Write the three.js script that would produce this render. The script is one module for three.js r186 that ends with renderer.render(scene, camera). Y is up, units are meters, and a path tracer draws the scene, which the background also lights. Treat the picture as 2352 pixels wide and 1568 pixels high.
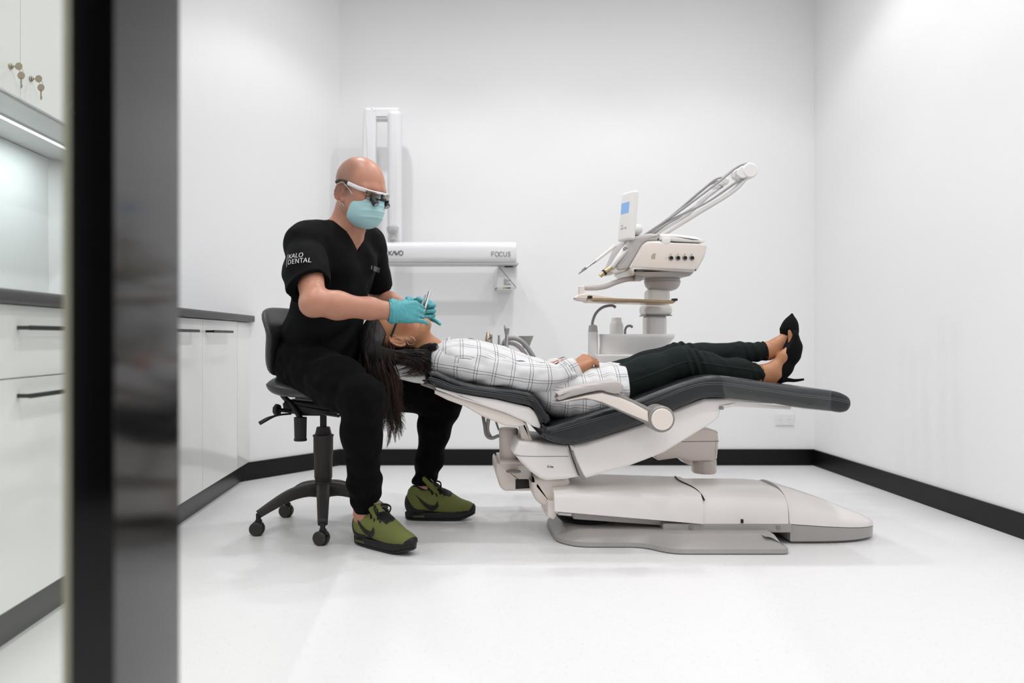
import * as THREE from 'three';
import { RoundedBoxGeometry } from 'three/addons/geometries/RoundedBoxGeometry.js';
import { mergeGeometries, toCreasedNormals, mergeVertices } from 'three/addons/utils/BufferGeometryUtils.js';
import { RectAreaLightUniformsLib } from 'three/addons/lights/RectAreaLightUniformsLib.js';

// ---------------------------------------------------------------- camera, light, exposure
const FL = 1750, CX = 1035, CY = 775, EYE = 0.78;          // focal length and principal point of the lens in frame pixels, eye height
const scene = new THREE.Scene();
scene.background = new THREE.Color(0x000000);
const camera = new THREE.PerspectiveCamera(2 * Math.atan(784 / FL) * 180 / Math.PI, 2352 / 1568, 0.05, 40);
camera.position.set(0, EYE, 0);
camera.lookAt(0, EYE, -1);
camera.setViewOffset(2352, 1568, 1176 - CX, 784 - CY, 2352, 1568);   // shifted lens: verticals stay vertical
camera.focus = 3.0;
camera.userData.fStop = 1.9;
camera.updateProjectionMatrix();
const renderer = new THREE.WebGLRenderer({ antialias: true });
renderer.toneMapping = THREE.LinearToneMapping;
renderer.toneMappingExposure = 0.422;
renderer.shadowMap.enabled = true;
RectAreaLightUniformsLib.init();
const CEILING = 3.1, BEAM_ANGLE = 1.0, SPILL_ANGLE = 1.5;
const downlightSpots = [];
for (const [z, beam, spill] of [[-3.6, 3.6, 3.6], [-2.5, 2.4, 2.4], [-1.4, 1.8, 4.3]]) for (const x of [-0.5, 0.5, 1.5]) downlightSpots.push([x, z, beam, spill]);  // rows out of view; spill and front row placed to light walls and chair fronts
const unseenCorridorSpots = [-0.5, 0.5, 1.5].map((x) => [x, 0.4, 3.5, 7]);  // unseen lamps behind the camera, placed to light front faces through the doorway


// ---------------------------------------------------------------- helpers
let seed = 7;
const rnd = () => { seed = (seed * 1664525 + 1013904223) >>> 0; return seed / 4294967296; };
const V = (x, y, z) => new THREE.Vector3(x, y, z);
const at = (px, py, depth) => V((px - CX) / FL * depth, EYE - (py - CY) / FL * depth, -depth);   // a point of the frame at a depth, as a place in the room
const lerp = (a, b, t) => a + (b - a) * t, clamp = (x, a, b) => Math.min(b, Math.max(a, x));
const smooth = (a, b, x) => { const t = clamp((x - a) / (b - a), 0, 1); return t * t * (3 - 2 * t); };
const taken = new Map();
function numbered(name) { const n = taken.get(name) || 0; taken.set(name, n + 1); return n ? name + '_' + String(n).padStart(3, '0') : name; }
function shade(o) { o.traverse((m) => { if (m.isMesh) { m.castShadow = true; m.receiveShadow = true; } }); return o; }
function thing(name, label, category, group, pos) {
  const g = new THREE.Group(); g.name = numbered(name); scene.add(g);
  g.userData = { label, category }; if (group) g.userData.group = group;
  if (pos) g.position.copy(pos);
  return g;
}
function part(name, geo, mat, parent, label) {
  const m = new THREE.Mesh(Array.isArray(geo) ? merge(geo) : geo, mat);
  m.name = name; m.castShadow = m.receiveShadow = true; parent.add(m);
  if (label) m.userData.label = label;
  return m;
}
function struct(name, geo, mat, label) {
  const m = part(name, geo, mat, scene); m.userData.kind = 'structure';
  m.userData.label = label; m.userData.category = name.split('_')[0];
  return m;
}
function single(name, geo, mat, label, category, group) {
  const m = part(numbered(name), geo, mat, scene, label); m.userData.category = category; if (group) m.userData.group = group;
  return m;
}
function merge(list) {
  const out = list.map((g) => { let h = g.index ? g.toNonIndexed() : g; h = h.clone(); for (const k of Object.keys(h.attributes)) if (!['position', 'normal', 'uv'].includes(k)) h.deleteAttribute(k); if (!h.attributes.normal) h.computeVertexNormals(); if (!h.attributes.uv) h.setAttribute('uv', new THREE.Float32BufferAttribute(new Float32Array(h.attributes.position.count * 2), 2)); return h; });
  return out.length === 1 ? out[0] : mergeGeometries(out);
}
// geometry ---------------------------------------------------------------
const box = (x0, x1, y0, y1, z0, z1, r = 0.003) => {
  const w = Math.abs(x1 - x0), h = Math.abs(y1 - y0), d = Math.abs(z1 - z0);
  const g = r > 0 ? new RoundedBoxGeometry(w, h, d, 2, Math.min(r, w / 2.01, h / 2.01, d / 2.01)) : new THREE.BoxGeometry(w, h, d);
  g.translate((x0 + x1) / 2, (y0 + y1) / 2, (z0 + z1) / 2); return g;
};
const spline = (pts, closed = false, n = 60) => new THREE.CatmullRomCurve3(pts, closed, 'centripetal').getPoints(n);
function tube(pts, r, n = 40, seg = 10, closed = false, straight = false) {
  const c = straight ? new THREE.CurvePath() : new THREE.CatmullRomCurve3(pts, closed, 'centripetal');
  if (straight) for (let i = 0; i + 1 < pts.length; i++) c.add(new THREE.LineCurve3(pts[i], pts[i + 1]));
  const rad = typeof r === 'function' ? r : () => r;
  const P0 = [], T = [];
  for (let i = 0; i <= n; i++) { P0.push(c.getPoint(i / n)); T.push(c.getTangent(i / n)); }
  return sweep(P0, (i, a) => { const q = rad(i / n); return [Math.cos(a) * q, Math.sin(a) * q]; }, seg, T, closed);
}
// sweep a cross-section along points with a parallel-transported frame; section(i, angle) -> [n, b]
function sweep(P0, section, seg, T, closed = false, capped = true) {
  const n = P0.length, pos = [], uv = [], idx = [];
  T = T || P0.map((p, i) => P0[Math.min(i + 1, n - 1)].clone().sub(P0[Math.max(i - 1, 0)]).normalize());
  let N = Math.abs(T[0].y) < 0.9 ? V(0, 1, 0) : V(1, 0, 0);
  N.sub(T[0].clone().multiplyScalar(N.dot(T[0]))).normalize();
  let len = 0;
  for (let i = 0; i < n; i++) {
    if (i) { N.sub(T[i].clone().multiplyScalar(N.dot(T[i]))).normalize(); len += P0[i].distanceTo(P0[i - 1]); }
    const B = T[i].clone().cross(N);
    for (let j = 0; j <= seg; j++) {
      const [a, b] = section(i, j / seg * Math.PI * 2);
      pos.push(P0[i].x + N.x * a + B.x * b, P0[i].y + N.y * a + B.y * b, P0[i].z + N.z * a + B.z * b);
      uv.push(len, j / seg);
    }
  }
  for (let i = 0; i + 1 < n; i++) for (let j = 0; j < seg; j++) { const a = i * (seg + 1) + j, b = a + 1, c = a + seg + 1, d = c + 1; idx.push(a, b, c, b, d, c); }
  if (capped && !closed) for (const i of [0, n - 1]) {
    const k = pos.length / 3; pos.push(P0[i].x, P0[i].y, P0[i].z); uv.push(0, 0);
    for (let j = 0; j < seg; j++) { const a = i * (seg + 1) + j; if (i) idx.push(k, a, a + 1); else idx.push(k, a + 1, a); }
  }
  const g = new THREE.BufferGeometry();
  g.setAttribute('position', new THREE.Float32BufferAttribute(pos, 3)); g.setAttribute('uv', new THREE.Float32BufferAttribute(uv, 2)); g.setIndex(idx);
  fixNormals(g, seg, n);
  return g;
}
function fixNormals(g, seg, n) {   // smooth normals, joined across the seam of the rings
  g.computeVertexNormals(); const N = g.attributes.normal;
  for (let i = 0; i < n; i++) { const a = i * (seg + 1), b = a + seg; const v = V(N.getX(a) + N.getX(b), N.getY(a) + N.getY(b), N.getZ(a) + N.getZ(b)).normalize(); N.setXYZ(a, v.x, v.y, v.z); N.setXYZ(b, v.x, v.y, v.z); }
}
// loft through rings: each ring an array of Vector3 of equal length (closed loop)
function loft(rings, caps = true, uvFn) {
  const n = rings.length, m = rings[0].length, pos = [], uv = [], idx = [];
  for (let i = 0; i < n; i++) for (let j = 0; j <= m; j++) { const p = rings[i][j % m]; pos.push(p.x, p.y, p.z); const q = uvFn ? uvFn(i, j) : [i / (n - 1), j / m]; uv.push(q[0], q[1]); }
  for (let i = 0; i + 1 < n; i++) for (let j = 0; j < m; j++) { const a = i * (m + 1) + j, b = a + 1, c = a + m + 1, d = c + 1; idx.push(a, b, c, b, d, c); }
  if (caps) for (const i of [0, n - 1]) {
    const c = rings[i].reduce((s, p) => s.add(p), V(0, 0, 0)).multiplyScalar(1 / m), k = pos.length / 3; pos.push(c.x, c.y, c.z); uv.push(0, 0);
    for (let j = 0; j < m; j++) { const a = i * (m + 1) + j; if (i) idx.push(k, a, a + 1); else idx.push(k, a + 1, a); }
  }
  const g = new THREE.BufferGeometry();
  g.setAttribute('position', new THREE.Float32BufferAttribute(pos, 3)); g.setAttribute('uv', new THREE.Float32BufferAttribute(uv, 2)); g.setIndex(idx);
  fixNormals(g, m, n);
  return g;
}
// a side profile (frame points at the depth of the near face) extruded across the width, edges rounded
function side(pts, depth, width, bevel = 0.008, smoothed = false, seg = 3) {
  let q = pts.map(([x, y]) => at(x, y, depth));
  if (smoothed) q = spline(q, true, pts.length * 5).slice(0, -1);
  return slab(q.map((p) => [p.x, p.y]), -depth - width, -depth, bevel, seg);
}
function inset(poly, d) {   // shrink a polygon by d
  const n = poly.length; let area = 0;
  for (let i = 0; i < n; i++) { const a = poly[i], b = poly[(i + 1) % n]; area += a[0] * b[1] - b[0] * a[1]; }
  const s = area > 0 ? 1 : -1, out = [];
  for (let i = 0; i < n; i++) {
    const a = poly[(i + n - 1) % n], b = poly[i], c = poly[(i + 1) % n];
    let n1 = [-(b[1] - a[1]), b[0] - a[0]], n2 = [-(c[1] - b[1]), c[0] - b[0]];
    const l1 = Math.hypot(...n1) || 1, l2 = Math.hypot(...n2) || 1; n1 = [n1[0] / l1, n1[1] / l1]; n2 = [n2[0] / l2, n2[1] / l2];
    let mx = n1[0] + n2[0], my = n1[1] + n2[1]; const l = Math.hypot(mx, my) || 1; mx /= l; my /= l;
    const k = d * s / Math.max(0.5, mx * n1[0] + my * n1[1]); out.push([b[0] + mx * k, b[1] + my * k]);
  }
  return out;
}
function slab(poly, z0, z1, bevel, seg = 3) {   // polygon in x,y extruded from z0 to z1 with rounded rims that stay inside the outline
  const b = Math.min(bevel, (z1 - z0) / 2.01), p = b > 0 ? inset(poly, b) : poly;
  const sh = new THREE.Shape(p.map(([x, y]) => new THREE.Vector2(x, y)));
  let g = new THREE.ExtrudeGeometry(sh, { depth: z1 - z0 - 2 * b, bevelEnabled: b > 0, bevelSize: b, bevelThickness: b, bevelSegments: seg, steps: 1 });
  g.translate(0, 0, z0 + b);
  g = toCreasedNormals(g, 0.6);
  return g;
}
const plan = (poly, y0, y1, bevel, seg = 3) => { // polygon in x,z (plan view) extruded from y0 up to y1
  const g = slab(poly.map(([x, z]) => [x, -z]), y0, y1, bevel, seg); g.rotateX(-Math.PI / 2); return g;
};
// a plan outline stacked through levels [height, inset]
function stack(poly, levels, crease = 0.6) {
  const cw = THREE.ShapeUtils.area(poly.map(([x, z]) => new THREE.Vector2(x, z))) < 0; if (cw) poly = poly.slice().reverse();
  const rings = levels.map(([y, d]) => (d ? inset(poly, d) : poly).map(([x, z]) => V(x, y, z))), m = poly.length, tri = [];
  for (let i = 0; i + 1 < rings.length; i++) for (let j = 0; j < m; j++) { const a = rings[i][j], b = rings[i][(j + 1) % m], c = rings[i + 1][j], d = rings[i + 1][(j + 1) % m]; tri.push(a, c, b, b, c, d); }
  for (const [k, flip] of [[0, false], [rings.length - 1, true]]) for (const f of THREE.ShapeUtils.triangulateShape(rings[k].map((p) => new THREE.Vector2(p.x, p.z)), [])) { const q = f.map((n) => rings[k][n]); if (flip) q.reverse(); tri.push(...q); }
  const g = new THREE.BufferGeometry(); g.setAttribute('position', new THREE.Float32BufferAttribute(tri.flatMap((p) => [p.x, p.y, p.z]), 3)); g.computeVertexNormals();
  return worldUV(toCreasedNormals(g, crease));
}
// a dome swept along x: half width, bottom, top and squareness as functions of x
function dome(x0, x1, zc, hw, yb, yt, n = 3, steps = 24, seg = 28, shift = () => 0) {
  const rings = [];
  for (let i = 0; i <= steps; i++) {
    const x = lerp(x0, x1, i / steps), r = [];
    for (let j = 0; j <= seg; j++) { const a = j / seg * Math.PI, c = Math.cos(a), s = Math.sin(a); r.push(V(x + shift(s), yb(x) + (yt(x) - yb(x)) * Math.pow(s, 2 / n), zc + hw(x) * Math.sign(c) * Math.pow(Math.abs(c), 2 / n))); }
    for (let j = 1; j < 6; j++) r.push(V(x, yb(x), zc + hw(x) * lerp(-1, 1, j / 6)));
    rings.push(r);
  }
  return worldUV(toCreasedNormals(loft(rings), 0.7));
}
const roundPoly = (pts, n = 5) => spline(pts.map(([x, y]) => V(x, y, 0)), true, pts.length * n).slice(0, -1).map((p) => [p.x, p.y]);
function corner(pts, r, n = 5) {   // polygon with its corners rounded by r (number or list)
  const out = [], m = pts.length;
  pts.forEach((p, i) => {
    const a = pts[(i + m - 1) % m], c = pts[(i + 1) % m], rr = Array.isArray(r) ? r[i] : r;
    if (!rr) { out.push(p); return; }
    const la = Math.hypot(a[0] - p[0], a[1] - p[1]), lc = Math.hypot(c[0] - p[0], c[1] - p[1]), k = Math.min(rr, la * 0.49, lc * 0.49);
    const s = [p[0] + (a[0] - p[0]) / la * k, p[1] + (a[1] - p[1]) / la * k], e = [p[0] + (c[0] - p[0]) / lc * k, p[1] + (c[1] - p[1]) / lc * k];
    for (let t = 0; t <= n; t++) { const u = t / n; out.push([(1 - u) ** 2 * s[0] + 2 * u * (1 - u) * p[0] + u * u * e[0], (1 - u) ** 2 * s[1] + 2 * u * (1 - u) * p[1] + u * u * e[1]]); }
  });
  return out;
}
const lathe = (pts, seg = 32) => { const g = new THREE.LatheGeometry(pts.map(([r, y]) => new THREE.Vector2(r, y)), seg); return toCreasedNormals(g, 0.7); };
function rod(a, b, r0, r1 = r0, seg = 16) { // cylinder between two points
  const g = new THREE.CylinderGeometry(r1, r0, a.distanceTo(b), seg); g.translate(0, a.distanceTo(b) / 2, 0);
  g.applyQuaternion(new THREE.Quaternion().setFromUnitVectors(V(0, 1, 0), b.clone().sub(a).normalize())); g.translate(a.x, a.y, a.z); return g;
}
function disc(c, dir, r, t, seg = 32, bev = 0.002) { const g = lathe([[0, 0], [r - bev, 0], [r, bev], [r, t - bev], [r - bev, t], [0, t]], seg); g.applyQuaternion(new THREE.Quaternion().setFromUnitVectors(V(0, 1, 0), dir.clone().normalize())); g.translate(c.x, c.y, c.z); return g; }
const ball = (c, rx, ry = rx, rz = rx, seg = 20) => { const g = new THREE.SphereGeometry(1, seg, seg * 0.7 | 0); g.scale(rx, ry, rz); g.translate(c.x, c.y, c.z); return g; };
// noise ------------------------------------------------------------------
const hash3 = (x, y, z) => { let h = Math.imul(x, 374761393) + Math.imul(y, 668265263) + Math.imul(z, 2147483647 ^ 1274126177); h = Math.imul(h ^ (h >>> 13), 1274126177); return ((h ^ (h >>> 16)) >>> 0) / 4294967296; };
function noise(x, y, z) {
  const i = Math.floor(x), j = Math.floor(y), k = Math.floor(z), f = x - i, g = y - j, h = z - k;
  const u = f * f * (3 - 2 * f), v = g * g * (3 - 2 * g), w = h * h * (3 - 2 * h);
  const L = (a, b, t) => a + (b - a) * t;
  return L(L(L(hash3(i, j, k), hash3(i + 1, j, k), u), L(hash3(i, j + 1, k), hash3(i + 1, j + 1, k), u), v), L(L(hash3(i, j, k + 1), hash3(i + 1, j, k + 1), u), L(hash3(i, j + 1, k + 1), hash3(i + 1, j + 1, k + 1), u), v), w) * 2 - 1;
}
// textures ---------------------------------------------------------------
function canvasTex(w, h, draw, color = true) {
  const c = document.createElement('canvas'); c.width = w; c.height = h; const g = c.getContext('2d'); draw(g, w, h);
  const t = new THREE.CanvasTexture(c); t.wrapS = t.wrapT = THREE.RepeatWrapping; t.magFilter = THREE.LinearFilter; if (color) t.colorSpace = THREE.SRGBColorSpace;
  return t;
}
function dataTex(n, fn, color = false) {   // fn(u, v) -> grey 0..1, tiling
  const d = new Uint8Array(n * n * 4);
  for (let y = 0; y < n; y++) for (let x = 0; x < n; x++) { const q = fn(x, y, n), o = (y * n + x) * 4; const c = Array.isArray(q) ? q : [q, q, q]; d[o] = c[0] * 255; d[o + 1] = c[1] * 255; d[o + 2] = c[2] * 255; d[o + 3] = 255; }
  const t = new THREE.DataTexture(d, n, n); t.wrapS = t.wrapT = THREE.RepeatWrapping; t.magFilter = THREE.LinearFilter; t.minFilter = THREE.LinearMipmapLinearFilter; t.generateMipmaps = true; if (color) t.colorSpace = THREE.SRGBColorSpace; t.needsUpdate = true;
  return t;
}
const worldUV = (g, s = 1) => { // uv in metres from the dominant face direction
  const p = g.attributes.position, n = g.attributes.normal, uv = new Float32Array(p.count * 2);
  for (let i = 0; i < p.count; i++) { const a = Math.abs(n.getX(i)), b = Math.abs(n.getY(i)), c = Math.abs(n.getZ(i)); const [u, v] = b >= a && b >= c ? [p.getX(i), p.getZ(i)] : a >= c ? [p.getZ(i), p.getY(i)] : [p.getX(i), p.getY(i)]; uv[i * 2] = u * s; uv[i * 2 + 1] = v * s; }
  g.setAttribute('uv', new THREE.BufferAttribute(uv, 2)); return g;
};
const std = (color, roughness = 0.5, extra = {}) => new THREE.MeshPhysicalMaterial({ color, roughness, ...extra });

// ---------------------------------------------------------------- materials
const grainTex = dataTex(256, (x, y, n) => { let h = hash3(x, y, 3); return 0.5 + 0.25 * (h - 0.5) + 0.25 * (hash3(x >> 1, y >> 1, 5) - 0.5) + 0.25 * (hash3(x >> 2, y >> 2, 9) - 0.5); });
const leatherTex = dataTex(256, (x, y) => { // small pebbles
  let best = 9; const cs = 8, cx = Math.floor(x / cs), cy = Math.floor(y / cs);
  for (let i = -1; i <= 1; i++) for (let j = -1; j <= 1; j++) { const a = (cx + i + 32) % 32, b = (cy + j + 32) % 32; const px = (cx + i + 0.2 + 0.6 * hash3(a, b, 1)) * cs, py = (cy + j + 0.2 + 0.6 * hash3(a, b, 2)) * cs; best = Math.min(best, Math.hypot(x - px, y - py)); }
  return clamp(1 - best / 7, 0, 1);
});
const weaveTex = dataTex(128, (x, y) => 0.5 + 0.25 * Math.sin(x * Math.PI / 2) * Math.cos(y * Math.PI / 4) + 0.2 * (hash3(x, y, 8) - 0.5));
const strandTex = dataTex(256, (x, y) => 0.5 + 0.5 * (hash3(x, y >> 6, 21) - 0.5) + 0.5 * (hash3(x >> 2, y >> 7, 22) - 0.5));
const denimTex = dataTex(256, (x, y) => 0.5 + 0.3 * Math.sin((x + y) * Math.PI / 2) + 0.35 * (hash3(x, y, 11) - 0.5) + 0.15 * (hash3(x >> 3, y >> 1, 12) - 0.5));
const floorTex = canvasTex(1024, 1024, (g, w, h) => {
  g.fillStyle = '#efeeed'; g.fillRect(0, 0, w, h);
  for (let i = 0; i < 5200; i++) { const q = rnd(); const c = q < 0.6 ? 230 + rnd() * 8 : q < 0.94 ? 218 + rnd() * 12 : 178 + rnd() * 30; g.fillStyle = `rgb(${c | 0},${c - 2 | 0},${c - 4 | 0})`; const s = 0.8 + rnd() * 1.8 * (q > 0.92 ? 0.6 : 1); g.beginPath(); g.ellipse(rnd() * w, rnd() * h, s, s * (0.5 + rnd() * 0.5), rnd() * 3, 0, 7); g.fill(); }
});
floorTex.repeat.set(1 / 0.9, 1 / 0.9);
const rep = (t, u, v = u) => { const c = t.clone(); c.repeat.set(u, v); c.needsUpdate = true; return c; };
const M = {
  wall: std(0xf6f6f6, 0.75, { bumpMap: rep(grainTex, 3), bumpScale: 0.0004 }),
  corridor: std(0x3b3a39, 0.8),
  ceiling: std(0xf6f6f6, 0.9),
  floor: std(0xffffff, 0.32, { map: floorTex, specularIntensity: 0.6 }),
  skirting: std(0x040404, 0.4, { specularIntensity: 0.6 }),
  frame: std(0x050505, 0.10),
  glass: new THREE.MeshPhysicalMaterial({ color: 0xfafcf9, roughness: 0.0, transmission: 1, thickness: 0, ior: 1.5 }),
  gasket: std(0xd2d2b8, 0.5),
  gloss: std(0xf0f0ee, 0.1),
  carcass: std(0xeeeeec, 0.45),
  worktop: std(0x3a3a3b, 0.4, { bumpMap: rep(grainTex, 6), bumpScale: 0.0003 }),
  kick: std(0x1d1d1c, 0.3),
  blackMetal: std(0x0b0b0b, 0.35, { metalness: 0.3 }),
  nickel: std(0xb7aa98, 0.28, { metalness: 0.9 }),
  splash: std(0xeef1f2, 0.15),
  led: new THREE.MeshStandardMaterial({ color: 0xffffff, emissive: 0xf2fbff, emissiveIntensity: 3 }),
  lamp: new THREE.MeshStandardMaterial({ color: 0xffffff, emissive: 0xfff6ee, emissiveIntensity: 8 }),
  trimWhite: std(0xefefef, 0.4),
  chairWhite: std(0xf2ece8, 0.3),
  chairWarm: std(0xece1d8, 0.32),
  chairGrey: std(0xaaa5a1, 0.35),
  armGrey: std(0xbdb5b0, 0.45),
  rim: std(0x8f8a87, 0.35),
  dark: std(0x1a1918, 0.6),
  rubber: std(0x2a2a2a, 0.7),
  leather: std(0x1b1e20, 0.36, { bumpMap: rep(leatherTex, 14), bumpScale: 0.00002 }),
  stitch: std(0x5d6163, 0.7),
  film: new THREE.MeshPhysicalMaterial({ color: 0xffffff, roughness: 0.06, transmission: 1, thickness: 0, ior: 1.45 }),
  paper: std(0xe8e6e2, 0.8),
  unitWhite: std(0xf0edea, 0.28),
  unitGrey: std(0xbdb8b5, 0.4),
  hose: std(0x9d9b9d, 0.45),
  hoseLight: std(0xd6d2cf, 0.4),
  steel: std(0xc9c9c9, 0.22, { metalness: 1 }),
  brass: std(0xc6b48c, 0.28, { metalness: 0.8 }),
  trayMetal: std(0xb39a7a, 0.25, { metalness: 0.7 }),
  xray: std(0xebebec, 0.35),
  xrayGrey: std(0xc3c2c3, 0.4),
  print: std(0x2a2a2c, 0.6),
  stoolVinyl: std(0x303131, 0.34, { bumpMap: rep(leatherTex, 10), bumpScale: 0.0003 }),
  stoolPlastic: std(0x332f2d, 0.55),
  stoolBlack: std(0x131313, 0.45),
  scrub: std(0x030304, 0.85, { specularIntensity: 0.35, bumpMap: rep(weaveTex, 30), bumpScale: 0.0003 }),
  trouser: std(0x020203, 0.9, { specularIntensity: 0.3, bumpMap: rep(weaveTex, 25), bumpScale: 0.0004 }),
  glove: std(0x4fa3aa, 0.48),
  mask: std(0xb2dadd, 0.85),
  maskLoop: std(0xf2f0ee, 0.8),
  jeans: std(0x0f1a18, 0.85, { specularIntensity: 0.5, bumpMap: rep(denimTex, 14), bumpScale: 0.0005 }),
  jeansSeam: std(0x1d2b27, 0.9),
  suede: std(0x020202, 0.85, { specularIntensity: 0.4 }),
  hair: std(0x170e0a, 0.5, { bumpMap: rep(strandTex, 6, 1.5), bumpScale: 0.002 }),
  hairBrown: std(0x4b2b19, 0.45),
  silver: std(0xe0dedb, 0.2, { metalness: 1 }),
  olive: std(0x6f7438, 0.75, { bumpMap: rep(grainTex, 8), bumpScale: 0.0008 }),
  shoeBlack: std(0x0d0c0c, 0.6),
  lace: std(0x080808, 0.9),
  glassesWhite: std(0xe9e7ea, 0.25),
  lens: new THREE.MeshPhysicalMaterial({ color: 0xd8d2cc, roughness: 0.02, transmission: 1, thickness: 0, ior: 1.5 }),
  eyeWhite: std(0xe3ddd6, 0.15),
  iris: std(0x2b1a10, 0.1),
};

// ---------------------------------------------------------------- the room
const ZB = -4.66, XR = 2.223, XL = -1.786, XF = -1.10, ANG = [[-0.681, ZB], [-1.786, -3.38]];   // back wall, right wall, left wall, cabinet fronts, slanted wall
struct('floor', worldUV(box(-2.6, 2.8, -0.12, 0, ZB - 0.2, 2.2, 0)), M.floor, 'white speckled vinyl floor');
struct('ceiling', box(-2.6, 2.8, CEILING, CEILING + 0.15, ZB - 0.2, 2.2, 0), M.ceiling, 'white plasterboard ceiling');
struct('wall_back', worldUV(box(ANG[0][0] - 0.3, XR + 0.2, 0, CEILING, ZB - 0.15, ZB, 0)), M.wall, 'white painted wall behind the treatment chair');
struct('wall_right', worldUV(box(XR, XR + 0.15, 0, CEILING, ZB, 2.1, 0)), M.wall, 'white painted wall on the foot side of the chair');
struct('wall_left', worldUV(box(XL - 0.15, XL, 0, CEILING, ANG[1][1], 2.1, 0)), M.wall, 'white wall behind the cabinets');
{ // the slanted wall between cabinets and back wall
  const [a, b] = ANG, d = V(b[0] - a[0], 0, b[1] - a[1]).normalize(), n = V(d.z, 0, -d.x);   // n points out of the room
  if (n.z > 0) n.negate();
  const t = 0.15, pts = [[a[0], a[1]], [b[0] + d.x * 0.1, b[1] + d.z * 0.1], [b[0] + d.x * 0.1 + n.x * t, b[1] + d.z * 0.1 + n.z * t], [a[0] + n.x * t, a[1] + n.z * t]];
  struct('wall_slanted', worldUV(plan(pts, 0, CEILING, 0)), M.wall, 'white slanted wall between the cabinets and the back wall');
  const at2 = (s, o) => [a[0] + d.x * s - n.x * o, a[1] + d.z * s - n.z * o];
  struct('baseboard_left', plan([at2(-0.012, 0), at2(0.735, 0), at2(0.735, 0.012), at2(0.005, 0.012)], 0, 0.0985, 0.001), M.skirting, 'black skirting along the slanted wall');
}
struct('baseboard_back', box(ANG[0][0], XR, 0, 0.0985, ZB, ZB + 0.012, 0.002), M.skirting, 'black skirting along the back wall');
struct('baseboard_right', box(XR - 0.012, XR, 0, 0.0985, ZB, 0.9, 0.002), M.skirting, 'black skirting along the right wall');
struct('wall_corridor_unseen', box(-2.6, 2.8, 0, CEILING, 2.1, 2.25, 0), M.corridor, 'unseen dark grey corridor wall behind the camera');  // out of view, kept dark so that the jamb reflects little
// glazed partition with the doorway: black aluminium jamb beside the lens, glass sidelight to its left
const ZN = -0.75, ZFAR = -0.932, XJ = -0.3313;
{
  const g = new THREE.Group(); g.name = 'door_1'; scene.add(g); g.userData = { kind: 'structure', label: 'black aluminium door frame of a glazed partition', category: 'door frame' };
  part('jamb', box(XJ - 0.0437, XJ, 0, 2.4, ZFAR, ZN, 0.0015), M.frame, g, 'unseen right hand black aluminium jamb');
  part('jamb', box(0.72, 0.764, 0, 2.4, ZFAR, ZN, 0.0015), M.frame, g, 'unseen right hand black aluminium jamb');  // right jamb out of view, set in to narrow the doorway
  part('head', box(XJ - 0.0437, 0.764, 2.4, 2.45, ZFAR, ZN, 0.0015), M.frame, g, 'black aluminium head');
  const w = new THREE.Group(); w.name = 'window_1'; scene.add(w); w.userData = { kind: 'structure', label: 'clear glass sidelight beside the door frame', category: 'window' };
  part('pane', box(XL, XJ - 0.0437, 0.01, 2.4, -0.846, -0.840, 0), M.glass, w, 'clear glass pane');
  part('glazing_bead', box(XJ - 0.0437 - 0.0485, XJ - 0.0437, 0.01, 2.4, -0.838, -0.832, 0), M.gasket, w, 'pale olive glazing bead');
  part('window_head', box(XL, XJ - 0.0437, 2.4, 2.45, ZFAR, ZN, 0.0015), M.frame, w);
  part('window_bottom', box(XL, XJ - 0.0437, 0, 0.01, -0.87, -0.81, 0), M.frame, w);
  struct('wall_front', [box(XL, XR, 2.45, CEILING, ZFAR, ZN, 0), box(0.764, XR, 0, 2.45, ZFAR, ZN, 0)], M.wall, 'unseen white partition wall around the doorway');  // out of view; narrow doorway keeps more bounced light in the room
}
// ---------------------------------------------------------------- downlights
function downlight(x, z, group, label, beam, spill) {
  const t = thing('unseen_ceiling_downlight', label, 'downlight', group, V(x, CEILING, z));
  part('trim_ring', lathe([[0.062, 0], [0.062, -0.004], [0.05, -0.008], [0.046, -0.002], [0.046, 0]], 32), M.trimWhite, t);
  part('lamp', lathe([[0, -0.001], [0.046, -0.001]], 32), M.lamp, t, 'glowing lamp face');
  for (const [name, power, angle, soft] of [['lamp_beam', beam, BEAM_ANGLE, 0.22], ['lamp_spill', spill, SPILL_ANGLE, 0.6]]) {
    const s = new THREE.SpotLight(0xfdfdff, power, 0, angle, soft, 2);
    s.position.set(0, -0.015, 0); s.target.position.set(0, -2, 0); s.castShadow = true; s.shadow.radius = 2.2; t.add(s); t.add(s.target);
    s.name = name; s.target.name = 'beam_target';
  }
}
for (const [x, z, beam, spill] of downlightSpots) downlight(x, z, 'downlights over the treatment room', 'round white recessed downlight out of view in the treatment room ceiling', beam, spill);

for (const [x, z, beam, spill] of unseenCorridorSpots) downlight(x, z, 'unseen downlights behind the camera', 'unseen downlight behind the camera, lighting the front faces through the doorway', beam, spill);

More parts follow.
